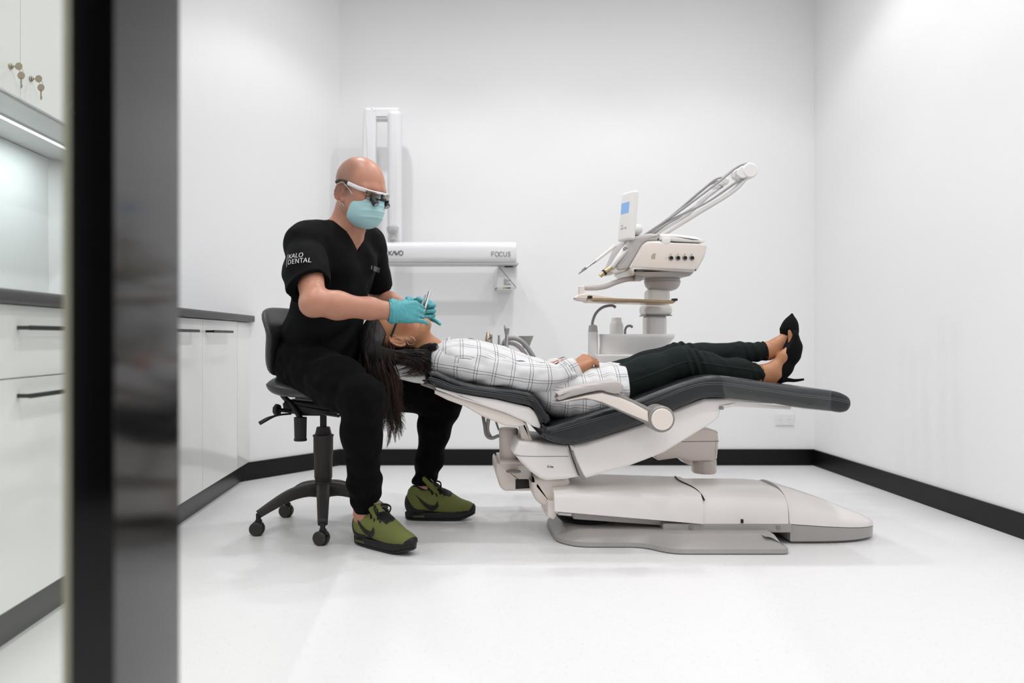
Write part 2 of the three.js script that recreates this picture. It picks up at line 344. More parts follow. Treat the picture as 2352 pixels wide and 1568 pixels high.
// ---------------------------------------------------------------- cabinets on the left
const handle = (z0, z1, y, parent) => {
  const h = part('handle', [box(XF + 0.030, XF + 0.038, y - 0.006, y + 0.006, z0, z1, 0.002), box(XF, XF + 0.034, y - 0.005, y + 0.005, z0 + 0.002, z0 + 0.012, 0.001), box(XF, XF + 0.034, y - 0.005, y + 0.005, z1 - 0.012, z1 - 0.002, 0.001)], M.blackMetal, parent, 'slim black bar handle');
  return h;
};
function drawerUnit(z0, z1, label) { // z0 far, z1 near
  const t = thing('drawer_cabinet', label, 'cabinet', 'base cabinets under the worktop');
  part('body', box(XL + 0.005, XF - 0.02, 0.1, 0.864, z0 + 0.001, z1 - 0.001, 0.001), M.carcass, t);
  const m = (z0 + z1) / 2;
  for (const [y0, y1, hy] of [[0.6785, 0.862, 0.805], [0.102, 0.6755, 0.632]]) {
    const d = part('drawer_front', box(XF - 0.02, XF, y0, y1, z0 + 0.0015, z1 - 0.0015, 0.001), M.gloss, t, 'gloss white drawer front');
    handle(m - 0.15, m + 0.15, hy, d);
  }
}
drawerUnit(-2.53, -1.63, 'gloss white two drawer base cabinet seen through the glass');
drawerUnit(-1.63, -0.95, 'gloss white two drawer base cabinet beside the glass partition');
{
  const t = thing('door_cabinet', 'gloss white base cabinet with two doors beside the slanted wall', 'cabinet', 'base cabinets under the worktop');
  part('body', plan([[XL + 0.005, -2.831], [XF - 0.02, -2.831], [XF - 0.02, -3.93], [-1.29, -3.93], [XL + 0.005, -3.36]], 0.1, 0.864, 0.001), M.carcass, t);
  for (const [z0, z1, h0, h1] of [[-3.38, -2.83, -3.23, -2.92], [-3.93, -3.38, -3.73, -3.42]]) {
    const d = part('door', box(XF - 0.02, XF, 0.102, 0.862, z0 + 0.0015, z1 - 0.0015, 0.001), M.gloss, t, 'gloss white cabinet door');
    handle(h0, h1, 0.808, d);
  }
  part('filler_panel', plan([[XF - 0.02, -3.9315], [XF, -3.9315], [XF, -4.172], [XF - 0.02, -4.149]], 0.102, 0.862, 0.001), M.gloss, t, 'gloss white filler panel');
  const c = thing('narrow_cabinet', 'narrow gloss white base cabinet behind the black jamb', 'cabinet', 'base cabinets under the worktop');
  part('body', box(XL + 0.005, XF - 0.02, 0.1, 0.864, -2.829, -2.532, 0.001), M.carcass, c);
  const d = part('door', box(XF - 0.02, XF, 0.102, 0.862, -2.8285, -2.5315, 0.001), M.gloss, c); handle(-2.80, -2.56, 0.808, d);
}
single('kickboard', plan([[XF - 0.035, -4.118], [XF - 0.035, -0.95], [XF - 0.055, -0.95], [XF - 0.055, -4.095]], 0, 0.1, 0.001), M.kick, 'dark kickboard below the base cabinets', 'kickboard');
single('worktop', plan(corner([[XL, -0.95], [-1.075, -0.95], [-1.075, -4.19], [-1.088, -4.184], [XL + 0.003, -3.375]], [0, 0, 0.02, 0, 0]), 0.865, 0.90, 0.008), M.worktop, 'charcoal worktop over the base cabinets', 'worktop');
single('splashback', [box(XL + 0.0005, XL + 0.0085, 0.901, 1.57, -3.36, -0.95, 0)], M.splash, 'white glass splashback above the worktop', 'splashback');
// overhead cabinets with keys in their locks
const XO = -1.436;
function overhead(z0, z1, label, keys) {
  const t = thing('wall_cabinet', label, 'cabinet', 'wall cabinets above the worktop');
  part('body', box(XL + 0.004, XO - 0.02, 1.572, 2.45, z0 + 0.0005, z1 - 0.0005, 0.001), M.carcass, t);
  const m = (z0 + z1) / 2;
  for (const [a, b, s] of [[z0, m, 1], [m, z1, -1]]) {
    const d = part('door', box(XO - 0.018, XO, 1.578, 2.45, a + 0.0012, b - 0.0012, 0.001), M.gloss, t, 'gloss white cabinet door');
    if (keys) { const zl = m - s * 0.06; // lock near the meeting stile
      part('lock', [disc(V(XO, 1.664, zl), V(1, 0, 0), 0.010, 0.006, 20), disc(V(XO + 0.006, 1.664, zl), V(1, 0, 0), 0.007, 0.004, 20)], M.nickel, d, 'nickel cam lock'); }
  }
}
overhead(-3.09, -1.998, 'gloss white wall cabinet with keys hanging in its two locks', true);
{ // end unit running into the slanted wall
  const t = thing('wall_cabinet', 'gloss white wall cabinet running into the slanted wall', 'cabinet', 'wall cabinets above the worktop');
  part('body', plan([[XL + 0.004, -3.0905], [XO - 0.02, -3.0905], [XO - 0.02, -3.755], [XL + 0.004, -3.365]], 1.572, 2.45, 0.001), M.carcass, t);
  part('door', plan([[XO - 0.018, -3.0912], [XO, -3.0912], [XO, -3.778], [XO - 0.018, -3.757]], 1.578, 2.45, 0.001), M.gloss, t, 'gloss white cabinet door');
}
overhead(-1.998, -0.95, 'gloss white wall cabinet close to the glass partition', false);
for (const zl of [-2.484, -2.604]) { // a key in each lock and its twin on a ring
  const t = thing('key_pair', 'pair of small nickel keys on a ring in a cabinet lock', 'keys', 'keys hanging in the wall cabinet locks');
  const x = XO + 0.010, y = 1.664;
  part('key', [rod(V(x - 0.001, y, zl), V(x + 0.009, y, zl), 0.002, 0.002, 8), disc(V(x + 0.018, y, zl - 0.001), V(0, 0, 1), 0.0125, 0.002, 20, 0.0006)], M.nickel, t);
  part('key_ring', new THREE.TorusGeometry(0.006, 0.0008, 6, 20).translate(x + 0.026, y - 0.014, zl), M.nickel, t);
  part('key', [disc(V(x + 0.026, y - 0.030, zl - 0.001), V(0, 0, 1), 0.0125, 0.002, 20, 0.0006), box(x + 0.0235, x + 0.0285, y - 0.072, y - 0.038, zl - 0.001, zl + 0.001, 0.0005), box(x + 0.0285, x + 0.0305, y - 0.068, y - 0.060, zl - 0.001, zl + 0.001, 0.0003)], M.nickel, t);
}
{
  const t = thing('under_cabinet_light', 'slim white strip light under the wall cabinets', 'strip light');
  part('channel', box(-1.612, -1.588, 1.566, 1.572, -3.26, -0.97, 0.001), M.trimWhite, t);
  part('diffuser', box(-1.608, -1.592, 1.563, 1.567, -3.25, -0.98, 0.001), M.led, t, 'glowing diffuser');
  const r = new THREE.RectAreaLight(0xf0faff, 170, 0.016, 2.27); r.position.set(-1.6, 1.561, -2.115); r.rotation.x = -Math.PI / 2; t.add(r); r.name = 'strip_glow';
}
// power outlet on the back wall
{
  const c = at(1801, 963, 4.66), t = thing('power_outlet', 'white power outlet plate low on the back wall', 'outlet', null, V(c.x, c.y, ZB));
  part('plate', box(-0.058, 0.058, -0.036, 0.036, 0, 0.009, 0.004), M.trimWhite, t);
  for (const s of [-1, 1]) {
    part('socket_face', disc(V(s * 0.026, -0.004, 0.009), V(0, 0, 1), 0.019, 0.0015, 24, 0.0005), M.carcass, t);
    part('pin_slot', [box(s * 0.026 - 0.007, s * 0.026 - 0.0045, -0.003, 0.005, 0.0104, 0.0108, 0), box(s * 0.026 + 0.0045, s * 0.026 + 0.007, -0.003, 0.005, 0.0104, 0.0108, 0), box(s * 0.026 - 0.0012, s * 0.026 + 0.0012, -0.014, -0.006, 0.0104, 0.0108, 0)], M.unitGrey, t);
    part('switch', box(s * 0.026 - 0.006, s * 0.026 + 0.006, 0.02, 0.03, 0.009, 0.012, 0.001), M.carcass, t);
  }
}

// ---------------------------------------------------------------- treatment chair
{
  const t = thing('dental_chair', 'reclined dental chair with charcoal upholstery on a white base', 'dental chair');
  const ZC = -3.05, K = () => 0;
  // floor plate and base covers
  const plate = corner([[0.40, -2.90], [0.47, -2.826], [0.715, -2.826], [0.79, -2.735], [1.222, -2.735], [1.222, -3.365], [0.79, -3.365], [0.715, -3.274], [0.47, -3.274], [0.40, -3.20]], [0.04, 0.05, 0.06, 0.06, 0.03, 0.03, 0.06, 0.06, 0.05, 0.04], 6);
  part('base_plate', stack(plate, [[0.002, 0.004], [0.006, 0], [0.02, 0.002], [0.028, 0.010], [0.05, 0.05], [0.056, 0.062], [0.057, 0.08]]), M.chairGrey, t, 'grey moulded floor plate');
  part('base_skirt', [box(0.80, 1.285, 0.045, 0.080, -3.235, -2.868, 0.006)], M.chairGrey, t, 'grey side skirt');
  for (const px of [1587, 1788]) { const c = at(px, 1216, 2.867); part('screw_cap', disc(V(c.x, 0.066, -2.868), V(0, 0, 1), 0.0085, 0.003, 18, 0.001), M.rim, t); }
  part('middle_cover', dome(0.945, 1.272, ZC, (x) => 0.182, (x) => 0.079, (x) => 0.203 - 0.3 * Math.max(0, x - 1.17) ** 1.6, 3.4, 12, 40), M.chairWhite, t, 'white base cover');
  part('cover_latch', box(1.092, 1.101, 0.082, 0.097, -2.871, -2.862, 0.002), M.dark, t);
  const tailW = (x) => 0.175 * Math.pow(Math.max(0, 1 - Math.pow(clamp((x - 1.285) / 0.385, 0, 1), 3.2)), 1 / 2.2) + 0.0005;
  const seamY = (x) => lerp(0.074, 0.046, clamp((x - 1.28) / 0.39, 0, 1));
  part('tail_cover', dome(1.278, 1.670, ZC, tailW, (x) => seamY(x) + 0.003, (x) => seamY(x) + 0.004 + (0.126 - 0.24 * (x - 1.278)) * Math.pow(tailW(x) / 0.175, 0.8), 2.6, 44, 40), M.chairWhite, t, 'white rounded tail cover');
  { const pl = []; for (let i = 0; i <= 40; i++) { const x = lerp(1.282, 1.669, i / 40); pl.push([x, ZC + tailW(x) - 0.002]); } for (let i = 40; i >= 0; i--) { const x = lerp(1.282, 1.669, i / 40); pl.push([x, ZC - tailW(x) + 0.002]); }
    const g = stack(pl, [[0.006, 0.01], [0.012, 0.001], [0.074, 0], [0.0745, 0.003]]); const p = g.attributes.position;
    for (let i = 0; i < p.count; i++) if (p.getY(i) > 0.05) p.setY(i, p.getY(i) - 0.074 + seamY(p.getX(i)));
    part('tail_skirt', g, M.chairGrey, t, 'grey tail skirt'); }
  part('lift_arm_cover', dome(0.390, 0.948, ZC, () => 0.19, (x) => lerp(0.128, 0.080, (x - 0.39) / 0.558), (x) => lerp(0.222, 0.206, (x - 0.39) / 0.558) - 0.25 * Math.pow(Math.max(0, 0.47 - x), 1.3), 4.5, 20, 48), M.chairWhite, t, 'white lift arm cover');
  { const pts = []; for (let j = 0; j <= 40; j++) { const a = 0.42 + j / 40 * (Math.PI - 0.84), c = Math.cos(a), s = Math.sin(a); pts.push(V(0.914 + 0.046 * Math.abs(c), 0.10 + 0.1085 * Math.pow(s, 2 / 3.6), ZC + 0.187 * Math.sign(c) * Math.pow(Math.abs(c), 2 / 3.6))); }
    part('gasket', tube(pts, 0.0035, 80, 8), M.dark, t, 'black rubber gasket'); }
  part('lower_link', side([[1318, 1176], [1556, 1199], [1553, 1209], [1318, 1192]], 2.90, 0.28, 0.003), M.chairGrey, t);
  part('link_shaft', rod(at(1282, 1178, 2.885), at(1312, 1181, 2.885), 0.008), M.steel, t);
  part('rubber_bellows', lathe([[0, 0.052], [0.10, 0.052], [0.115, 0.066], [0.10, 0.072], [0.112, 0.084], [0.098, 0.09], [0.05, 0.092], [0, 0.092]], 40).translate(0.54, 0, ZC), M.rubber, t, 'black rubber bellows');
  // pivot under the seat
  part('pivot_housing', side(corner([[1220, 1100], [1312, 1100], [1312, 1119], [1285, 1122], [1272, 1140], [1270, 1164], [1250, 1164], [1232, 1152], [1222, 1132]], 8), 2.92, 0.24, 0.02), M.chairWarm, t, 'warm white pivot housing');
  part('pivot_leg', side([[1257, 1150], [1281, 1150], [1279, 1186], [1272, 1194], [1257, 1188]], 2.895, 0.20, 0.01), M.chairWarm, t);
  // seat frame: rear box and long carrier
  const rear = side([[1192, 1013], [1306, 1022], [1312, 1040], [1320, 1064], [1334, 1096], [1300, 1101], [1256, 1104], [1240, 1099], [1217, 1082], [1195, 1060], [1179, 1041], [1182, 1030]], 2.86, 0.38, 0.014);
  part('seat_rear_cover', rear, M.chairWhite, t, 'white rear seat cover');
  part('cover_groove', tube([at(1180, 1044, 2.8595), at(1200, 1047, 2.8595), at(1306, 1048, 2.8595)], 0.0012, 30, 6), M.rim, t);
  part('maker_mark', [box(0, 0.0018, 0, 0.008, 0, 0.0006, 0), box(0.004, 0.0055, 0.0, 0.010, 0, 0.0006, 0), box(0.008, 0.0092, 0, 0.006, 0, 0.0006, 0), box(0.011, 0.0122, 0, 0.010, 0, 0.0006, 0), box(0.014, 0.0152, 0, 0.007, 0, 0.0006, 0), box(0.0165, 0.0205, 0, 0.0055, 0, 0.0006, 0), box(0.022, 0.0232, 0, 0.006, 0, 0.0006, 0)].map((g) => { const c = at(1257, 1074, 2.86); return g.translate(c.x, c.y, c.z + 0.0001); }), M.print, t, 'small dark maker mark');
  const carrier = [[1310, 1022], [1345, 1016], [1380, 1005], [1428, 990], [1478, 973], [1541, 945], [1581, 929], [1618, 915], [1675, 914], [1728, 919], [1776, 926], [1830, 934], [1828, 937], [1755, 934], [1696, 932], [1675, 937], [1657, 939], [1654, 957], [1640, 970], [1616, 985], [1567, 1015], [1525, 1040], [1482, 1057], [1447, 1070], [1380, 1089], [1343, 1100], [1336, 1094], [1323, 1063], [1314, 1037]];
  part('seat_carrier', side(carrier, 2.84, 0.42, 0.014, false, 4), M.chairWhite, t, 'long white seat carrier');
  part('carrier_edge', side([[1333, 1094], [1342, 1101], [1348, 1100], [1338, 1086], [1325, 1060], [1316, 1036], [1312, 1037], [1322, 1063]], 2.838, 0.424, 0.003), M.rim, t);
  part('release_tab', box(at(1654, 940, 2.83).x, at(1663, 940, 2.83).x, at(1654, 941, 2.83).y, at(1654, 934, 2.83).y, -2.86, -2.83, 0.003), M.rim, t);
  // seat and leg-rest pad
  const pad = [[1238, 985], [1262, 979], [1320, 962], [1390, 940], [1460, 918], [1509, 899], [1567, 878], [1608, 866], [1637, 862], [1667, 864], [1696, 869], [1763, 879], [1838, 889], [1913, 897], [1940, 904], [1956, 915], [1959, 930], [1952, 943], [1938, 948], [1913, 945], [1850, 938], [1809, 932], [1776, 926], [1728, 919], [1675, 914], [1618, 915], [1581, 929], [1541, 945], [1478, 973], [1428, 990], [1380, 1005], [1345, 1017], [1318, 1021], [1290, 1020], [1262, 1013], [1246, 1004], [1237, 996]];
  part('seat_pad', worldUV(side(pad, 2.80, 0.50, 0.022, true, 5)), M.leather, t, 'charcoal leather seat and leg pad');
  const film = [[1655, 864], [1696, 869], [1763, 879], [1838, 889], [1914, 897], [1916, 945], [1850, 938], [1809, 932], [1776, 926], [1728, 919], [1672, 914], [1660, 900]];
  part('plastic_cover', side(film.map(([x, y]) => [x, y + (y > 905 ? 2.5 : -3)]), 2.790, 0.52, 0.02, false, 4), M.film, t, 'clear plastic foot cover');
  const seam = (pts, depth, r = 0.0011) => tube(pts.map(([x, y]) => at(x, y, depth)), r, 90, 5);
  part('stitching', [seam([[1265, 990], [1320, 975], [1390, 955], [1460, 935], [1509, 916], [1567, 893], [1608, 881], [1640, 878], [1670, 880], [1763, 894], [1838, 905], [1913, 914], [1950, 921]], 2.799), seam([[1265, 994], [1320, 979], [1390, 959], [1460, 939], [1509, 920], [1567, 897], [1608, 885], [1640, 882], [1670, 884], [1763, 898], [1838, 909], [1913, 918], [1950, 925]], 2.799)], M.stitch, t, 'grey twin stitching');
  for (const [x, y, sx] of [[1570, 877, 6], [1694, 868.5, 6], [1838, 889, 3]]) { const a = at(x, y, 2.82), b = at(x + sx, y + 13, 2.799); part('cross_seam', tube([b, V(a.x + 0.006, a.y - 0.012, -2.801), V(a.x, a.y - 0.001, -2.824), V(a.x, a.y, -2.95), V(a.x, a.y, -3.26), V(a.x, a.y - 0.004, -3.285)], 0.0018, 40, 6), M.rubber, t); }
  // backrest
  const bp = [[979, 862], [984, 854], [998, 851], [1026, 862], [1064, 876], [1115, 886], [1179, 892], [1222, 903], [1234, 916], [1253, 944], [1267, 969], [1262, 978], [1243, 976], [1233, 952], [1222, 936], [1179, 925], [1141, 916], [1090, 908], [1051, 901], [1013, 891], [989, 879]];
  part('back_pad', worldUV(side(bp, 2.82, 0.46, 0.02, true, 5)), M.leather, t, 'charcoal leather backrest pad');
  part('stitching', [seam([[985, 866], [1010, 872], [1040, 885], [1090, 893], [1140, 900], [1190, 908], [1226, 917]], 2.819), seam([[985, 870], [1010, 876], [1040, 889], [1090, 897], [1140, 904], [1190, 912], [1226, 921]], 2.819)], M.stitch, t, 'grey twin stitching');
  part('back_shell', side([[990, 884], [1013, 892], [1051, 902], [1090, 909], [1141, 917], [1179, 926], [1217, 935], [1228, 944], [1238, 962], [1244, 978], [1240, 984], [1227, 980], [1199, 965], [1160, 948], [1110, 932], [1060, 916], [1000, 894]], 2.836, 0.43, 0.008), M.chairWhite, t, 'white backrest shell');
  part('back_beam', side([[996, 893], [1060, 915], [1110, 931], [1160, 947], [1199, 964], [1212, 976], [1192, 980], [1161, 978], [1141, 970], [1105, 955], [1069, 934], [1028, 919], [998, 904]], 2.85, 0.40, 0.008), M.chairWarm, t, 'warm white backrest beam');
  part('back_strut', side(corner([[1196, 962], [1208, 968], [1214, 984], [1220, 1004], [1226, 1014], [1200, 1014], [1192, 980]], 4), 2.90, 0.05, 0.008), M.chairWarm, t);
  part('back_strut', side(corner([[1196, 962], [1208, 968], [1214, 984], [1220, 1004], [1226, 1014], [1200, 1014], [1192, 980]], 4), 3.12, 0.05, 0.008), M.chairWarm, t);
  // headrest under a paper cover
  part('headrest', side(corner([[902, 838], [940, 840], [984, 858], [990, 873], [984, 884], [950, 877], [908, 866], [899, 852]], 8), 2.93, 0.24, 0.012), M.leather, t, 'charcoal headrest');
  part('headrest_cover', side(corner([[904, 836], [940, 837], [972, 850], [979, 868], [974, 882], [950, 879], [906, 868], [896, 852]], 8), 2.921, 0.258, 0.012), M.paper, t, 'white paper headrest cover');
  part('headrest_bar', side([[968, 872], [1010, 888], [1008, 899], [966, 884]], 2.99, 0.12, 0.004), M.chairGrey, t);
  // armrest on the near side
  const ar = [[1276, 909], [1293, 897], [1341, 884], [1383, 877], [1413, 874], [1428, 879], [1433, 888], [1430, 898], [1420, 904], [1400, 902], [1383, 897], [1350, 902], [1310, 912], [1284, 919]];
  part('armrest_pad', side(ar, 2.70, 0.075, 0.012, true, 4), M.armGrey, t, 'light grey armrest pad');
  const arm = [[1256, 926], [1284, 918], [1320, 911], [1360, 901], [1383, 897], [1402, 902], [1422, 904], [1450, 916], [1492, 936], [1520, 945], [1520, 980], [1489, 975], [1440, 952], [1383, 927], [1360, 919], [1341, 918], [1300, 923], [1262, 931]];
  part('armrest_arm', side(arm, 2.715, 0.045, 0.007), M.rim, t, 'grey armrest edge');
  const armIn = [[1262, 927], [1300, 919], [1345, 908], [1383, 902], [1402, 907], [1425, 913], [1455, 926], [1488, 944], [1491, 970], [1440, 948], [1383, 923], [1345, 914], [1300, 921]];
  part('armrest_face', side(armIn, 2.709, 0.03, 0.004), M.chairWarm, t, 'warm white armrest face');
  { const c = at(1521.5, 963, 2.70); part('armrest_hub', disc(V(c.x, c.y, c.z - 0.10), V(0, 0, 1), 0.0475, 0.094, 48, 0.006), M.rim, t, 'grey armrest hub'); part('hub_disc', disc(V(c.x, c.y, c.z - 0.008), V(0, 0, 1), 0.0385, 0.008, 48, 0.002), M.chairWarm, t, 'white hub disc'); }
}

// ---------------------------------------------------------------- assistant arm behind the backrest
{
  const t = thing('assistant_arm', 'warm white assistant arm with instrument holder beside the backrest', 'instrument arm'), D = 3.02;
  part('bracket', side(corner([[1139, 1062], [1150, 1058], [1222, 1062], [1224, 1128], [1158, 1128], [1148, 1118], [1138, 1085]], 6), D, 0.24, 0.012), M.chairWarm, t);
  part('cup_recess', disc(V(at(1180, 1084, 2.98).x, at(1180, 1086, 2.98).y + 0.002, -2.99), V(0, 1, 0), 0.03, 0.006, 28), M.rim, t);
  part('bracket_face', side([[1184, 1100], [1213, 1100], [1217, 1105], [1217, 1121], [1184, 1123]], D - 0.001, 0.003, 0.001), M.dark, t, 'flat dark plate for the bracket opening');  // opening drawn as a flat dark plate
  part('column', lathe([[0, 0], [0.040, 0], [0.040, 0.012], [0.036, 0.016], [0.039, 0.10], [0.040, 0.13], [0.034, 0.138], [0, 0.138]], 36).translate(at(1168, 1060, 3.1).x, at(1168, 1060, 3.1).y, -3.1), M.chairWarm, t, 'round column');
  part('elbow', tube([at(1146, 1000, 3.1), at(1128, 1006, 3.1), at(1118, 1000, 3.1), at(1113, 975, 3.12), at(1108, 945, 3.2), at(1104, 900, 3.34)], 0.007, 40, 10), M.hose, t);
  part('hose', tube([at(1128, 1006, 3.12), at(1120, 990, 3.12), at(1122, 960, 3.16), at(1124, 930, 3.24), at(1122, 880, 3.40)], 0.008, 40, 10), M.hoseLight, t);
  part('hose', tube([at(1146, 988, 3.12), at(1138, 965, 3.14), at(1130, 930, 3.24), at(1128, 880, 3.42)], 0.004, 30, 8), M.hose, t);
  const H = 3.46, base = at(1165, 845, H);
  part('upright', tube([at(1104, 902, 3.34), at(1108, 880, 3.40), at(1122, 862, H), at(1150, 850, H)], 0.014, 30, 12), M.unitGrey, t);
  part('instrument_holder', [box(at(1110, 0, H).x, at(1222, 0, H).x, base.y - 0.035, base.y + 0.03, -H - 0.07, -H + 0.02, 0.014)], M.unitGrey, t, 'grey holder rail');
  // holder shell arch and funnel
  const arch = (r) => [at(1156, 790, H), at(1163, 780, H), at(1175, 776, H), at(1190, 779, H), at(1205, 790, H), at(1218, 808, H), at(1228, 826, H), at(1232, 850, H)];
  part('hose', tube(arch(), 0.011, 50, 12), M.hose, t, 'grey ribbed suction hose');
  part('hose', tube(arch().map((p) => V(p.x - 0.014, p.y - 0.022, p.z - 0.02)), 0.010, 50, 12), M.unitGrey, t);
  part('funnel', lathe([[0.010, 0], [0.018, 0.012], [0.034, 0.055], [0.036, 0.058], [0.032, 0.058], [0.014, 0.01]], 32).translate(at(1208, 0, 3.52).x, at(0, 800, 3.52).y, -3.52), M.unitGrey, t, 'grey funnel');
}
for (const [x, y0, y1, r, name, label] of [[1121, 762, 815, 0.016, 'scaler_handpiece', 'short beige and steel scaler in the assistant holder'], [1146, 770, 820, 0.008, 'air_syringe', 'thin steel syringe between scaler and suction tip'], [1164, 750, 830, 0.0085, 'suction_handpiece', 'tall steel suction tip with slanted mouth in the holder']]) {
  const t = thing(name, label, 'instrument', 'instruments in the assistant holder'), D = 3.42, a = at(x, y1, D), b = at(x, y0, D);
  if (name === 'scaler_handpiece') { part('body', lathe([[0, 0], [r, 0], [r * 1.05, (b.y - a.y) * 0.5], [r * 0.5, b.y - a.y - 0.004], [r * 0.3, b.y - a.y], [0, b.y - a.y]], 24).translate(a.x, a.y, a.z), M.nickel, t); part('lever', rod(at(x + 1, 778, D - 0.016), at(x + 10, 774, D - 0.016), 0.002), M.dark, t); part('sleeve', rod(at(x + 7, 812, D), at(x + 7, 768, D), 0.006), M.hose, t); }
  else if (name === 'air_syringe') part('body', [rod(a, b, r, r * 0.6), ball(b, r * 0.6)], M.steel, t);
  else { part('body', rod(a, at(x, 768, D), r), M.steel, t, 'steel tube'); part('mouth', [rod(at(x, 768, D), at(x, 754, D), r, r * 1.55), rod(at(x - 2, 757, D), at(x - 6, 747, D), 0.006, 0.0025), rod(at(x, 754, D), at(x, 752, D), r * 1.55, r * 0.9)], M.hose, t, 'slanted grey mouth'); }
}

// ---------------------------------------------------------------- delivery unit on its column, cuspidor, tray
{
  const t = thing('delivery_unit', 'white dental delivery unit with whip arms on a column behind the chair', 'delivery unit');
  const D = 3.40, DC = 3.58;   // near face of the head, axis of the column
  // support arm under the chair
  part('support_arm', side(corner([[1505, 1030], [1560, 1012], [1612, 983], [1630, 984], [1650, 990], [1652, 1010], [1648, 1058], [1585, 1060], [1556, 1052], [1512, 1058], [1504, 1050]], 4), 3.18, 0.16, 0.010), M.chairWarm, t, 'warm white support arm');
  part('arm_groove', side([[1562, 1013], [1651, 1012], [1651, 1014], [1562, 1015]], 3.1795, 0.003, 0), M.rim, t);
  { const c = at(1617, 1085, 3.26), h = at(1617, 1055, 3.26).y - c.y; part('arm_pivot', lathe([[0, 0], [0.046, 0], [0.051, 0.006], [0.051, h], [0, h]], 40).translate(c.x, c.y, c.z), M.chairWarm, t, 'round arm pivot'); }
  part('pivot_web', side([[1560, 1050], [1592, 1056], [1592, 1072], [1578, 1066]], 3.20, 0.1, 0.006), M.chairWarm, t);
  // housing behind the patient and column
  part('housing', [box(at(1398, 0, 3.55).x, at(1548, 0, 3.55).x, at(0, 1010, 3.4).y, at(0, 832, 3.5).y, -3.70, -3.40, 0.03)], M.unitWhite, t, 'white unit housing');
  part('housing_link', box(at(1520, 0, 3.4).x, at(1600, 0, 3.4).x, at(0, 1045, 3.3).y, at(0, 990, 3.3).y, -3.55, -3.30, 0.02), M.chairWarm, t);
  const col = (x0, x1, y0, y1, r) => { const a = at(x0, y1, DC), b = at(x1, y0, DC), w = (b.x - a.x) / 2; return box(a.x, b.x, a.y, b.y, -DC - w, -DC + w, r); };
  part('lower_column', col(1480, 1527, 724, 845, 0.018), M.unitWhite, t, 'white lower column');
  part('collar', col(1474, 1537, 700, 725, 0.02), M.unitWhite, t);
  part('collar_groove', col(1475.5, 1535.5, 723.5, 726, 0.015), M.rim, t);
  part('upper_column', col(1484, 1534, 664, 703, 0.02), M.unitWhite, t, 'white upper column');
  { const c = at(1521, 668, DC); part('turret', lathe([[0, 0], [0.045, 0], [0.066, 0.008], [0.078, 0.022], [0.083, 0.04], [0.080, 0.058], [0.072, 0.07], [0.070, 0.082], [0, 0.082]], 48).translate(c.x, c.y, c.z), M.unitGrey, t, 'grey rotating turret'); part('turret_line', new THREE.TorusGeometry(0.0832, 0.0012, 6, 48).rotateX(Math.PI / 2).translate(c.x, c.y + 0.042, c.z), M.rim, t); }
  // head: beige side panels, grey nose, white lid
  const panel = corner([[1444, 616], [1476, 560], [1488, 552], [1514, 551], [1624, 557], [1627, 562], [1622, 588], [1604, 620], [1596, 624], [1450, 627]], [8, 10, 4, 0, 4, 4, 4, 6, 6, 4]);
  const W = 0.34;
  part('head_body', side(panel, D, W, 0.02, false, 4), M.unitWhite, t, 'white head body');
  part('side_panel', side(corner([[1450, 613], [1479, 562], [1490, 555], [1620, 560], [1617, 587], [1601, 617], [1593, 620]], 6), D - 0.003, 0.012, 0.004), M.chairWarm, t, 'beige side panel');
  part('lid', side([[1515, 537], [1540, 536], [1600, 543], [1625, 553], [1626, 558], [1515, 551]], D + 0.004, W - 0.008, 0.01), M.unitWhite, t, 'white lid');
  part('lid_catch', side(corner([[1520, 545], [1541, 546], [1540, 556], [1534, 561], [1526, 560], [1520, 555]], 4), D - 0.004, 0.006, 0.002), M.unitWhite, t);
  part('nose', side(corner([[1446, 545], [1463, 541], [1492, 535], [1516, 537], [1516, 552], [1488, 552], [1476, 560], [1443, 617], [1420, 622], [1412, 612], [1424, 598]], 5), D + 0.006, W - 0.012, 0.012), M.unitGrey, t, 'grey sloping nose');
  part('head_base', side(corner([[1448, 626], [1596, 623], [1585, 634], [1470, 634]], 4), D + 0.04, W - 0.08, 0.006), M.unitGrey, t);
  for (const px of [1541, 1557, 1573, 1589]) { const c = at(px, 592, D - 0.003), k = part('knob', disc(V(c.x, c.y, c.z), V(0, 0, 1), 0.0078, 0.010, 20, 0.0015), M.blackMetal, t, 'small black knob'); part('dial_mark', [new THREE.TorusGeometry(0.011, 0.0009, 6, 24, 4.3).rotateZ(2.0).translate(c.x, c.y, c.z), box(c.x - 0.0012, c.x + 0.0012, c.y + 0.012, c.y + 0.018, c.z - 0.001, c.z + 0.0006, 0)], M.print, k); }
  { const c = at(1501, 589, D - 0.003); part('emblem', [box(c.x - 0.010, c.x + 0.008, c.y - 0.011, c.y + 0.006, c.z - 0.001, c.z + 0.001, 0.002), box(c.x - 0.004, c.x + 0.011, c.y + 0.005, c.y + 0.014, c.z - 0.001, c.z + 0.001, 0.002)], M.nickel, t, 'small metal emblem'); const e = at(1532, 594, D - 0.003); part('faint_mark', new THREE.TorusGeometry(0.006, 0.0008, 6, 20, 4.3).translate(e.x, e.y, e.z), M.unitGrey, t); }
  // instrument holders: five rounded tongues reaching down towards the patient's head
  const tongues = [0, 1, 2, 3, 4].map((i) => D + 0.035 + i * 0.068);
  tongues.forEach((d, i) => part('holder_tongue', side(corner([[1460, 550], [1478, 556], [1452, 604], [1438, 622], [1408, 630], [1398, 622], [1414, 592], [1436, 562]], 8), d - 0.022, 0.044, 0.014), i % 2 ? M.unitGrey : M.unitWhite, t, 'rounded instrument holder'));
  // screen
  const scr = new THREE.Group(); scr.name = 'screen'; t.add(scr); { const c = at(1443, 497, 3.44); scr.position.copy(c); scr.rotation.set(0, -1.27, -0.09, 'ZYX'); }
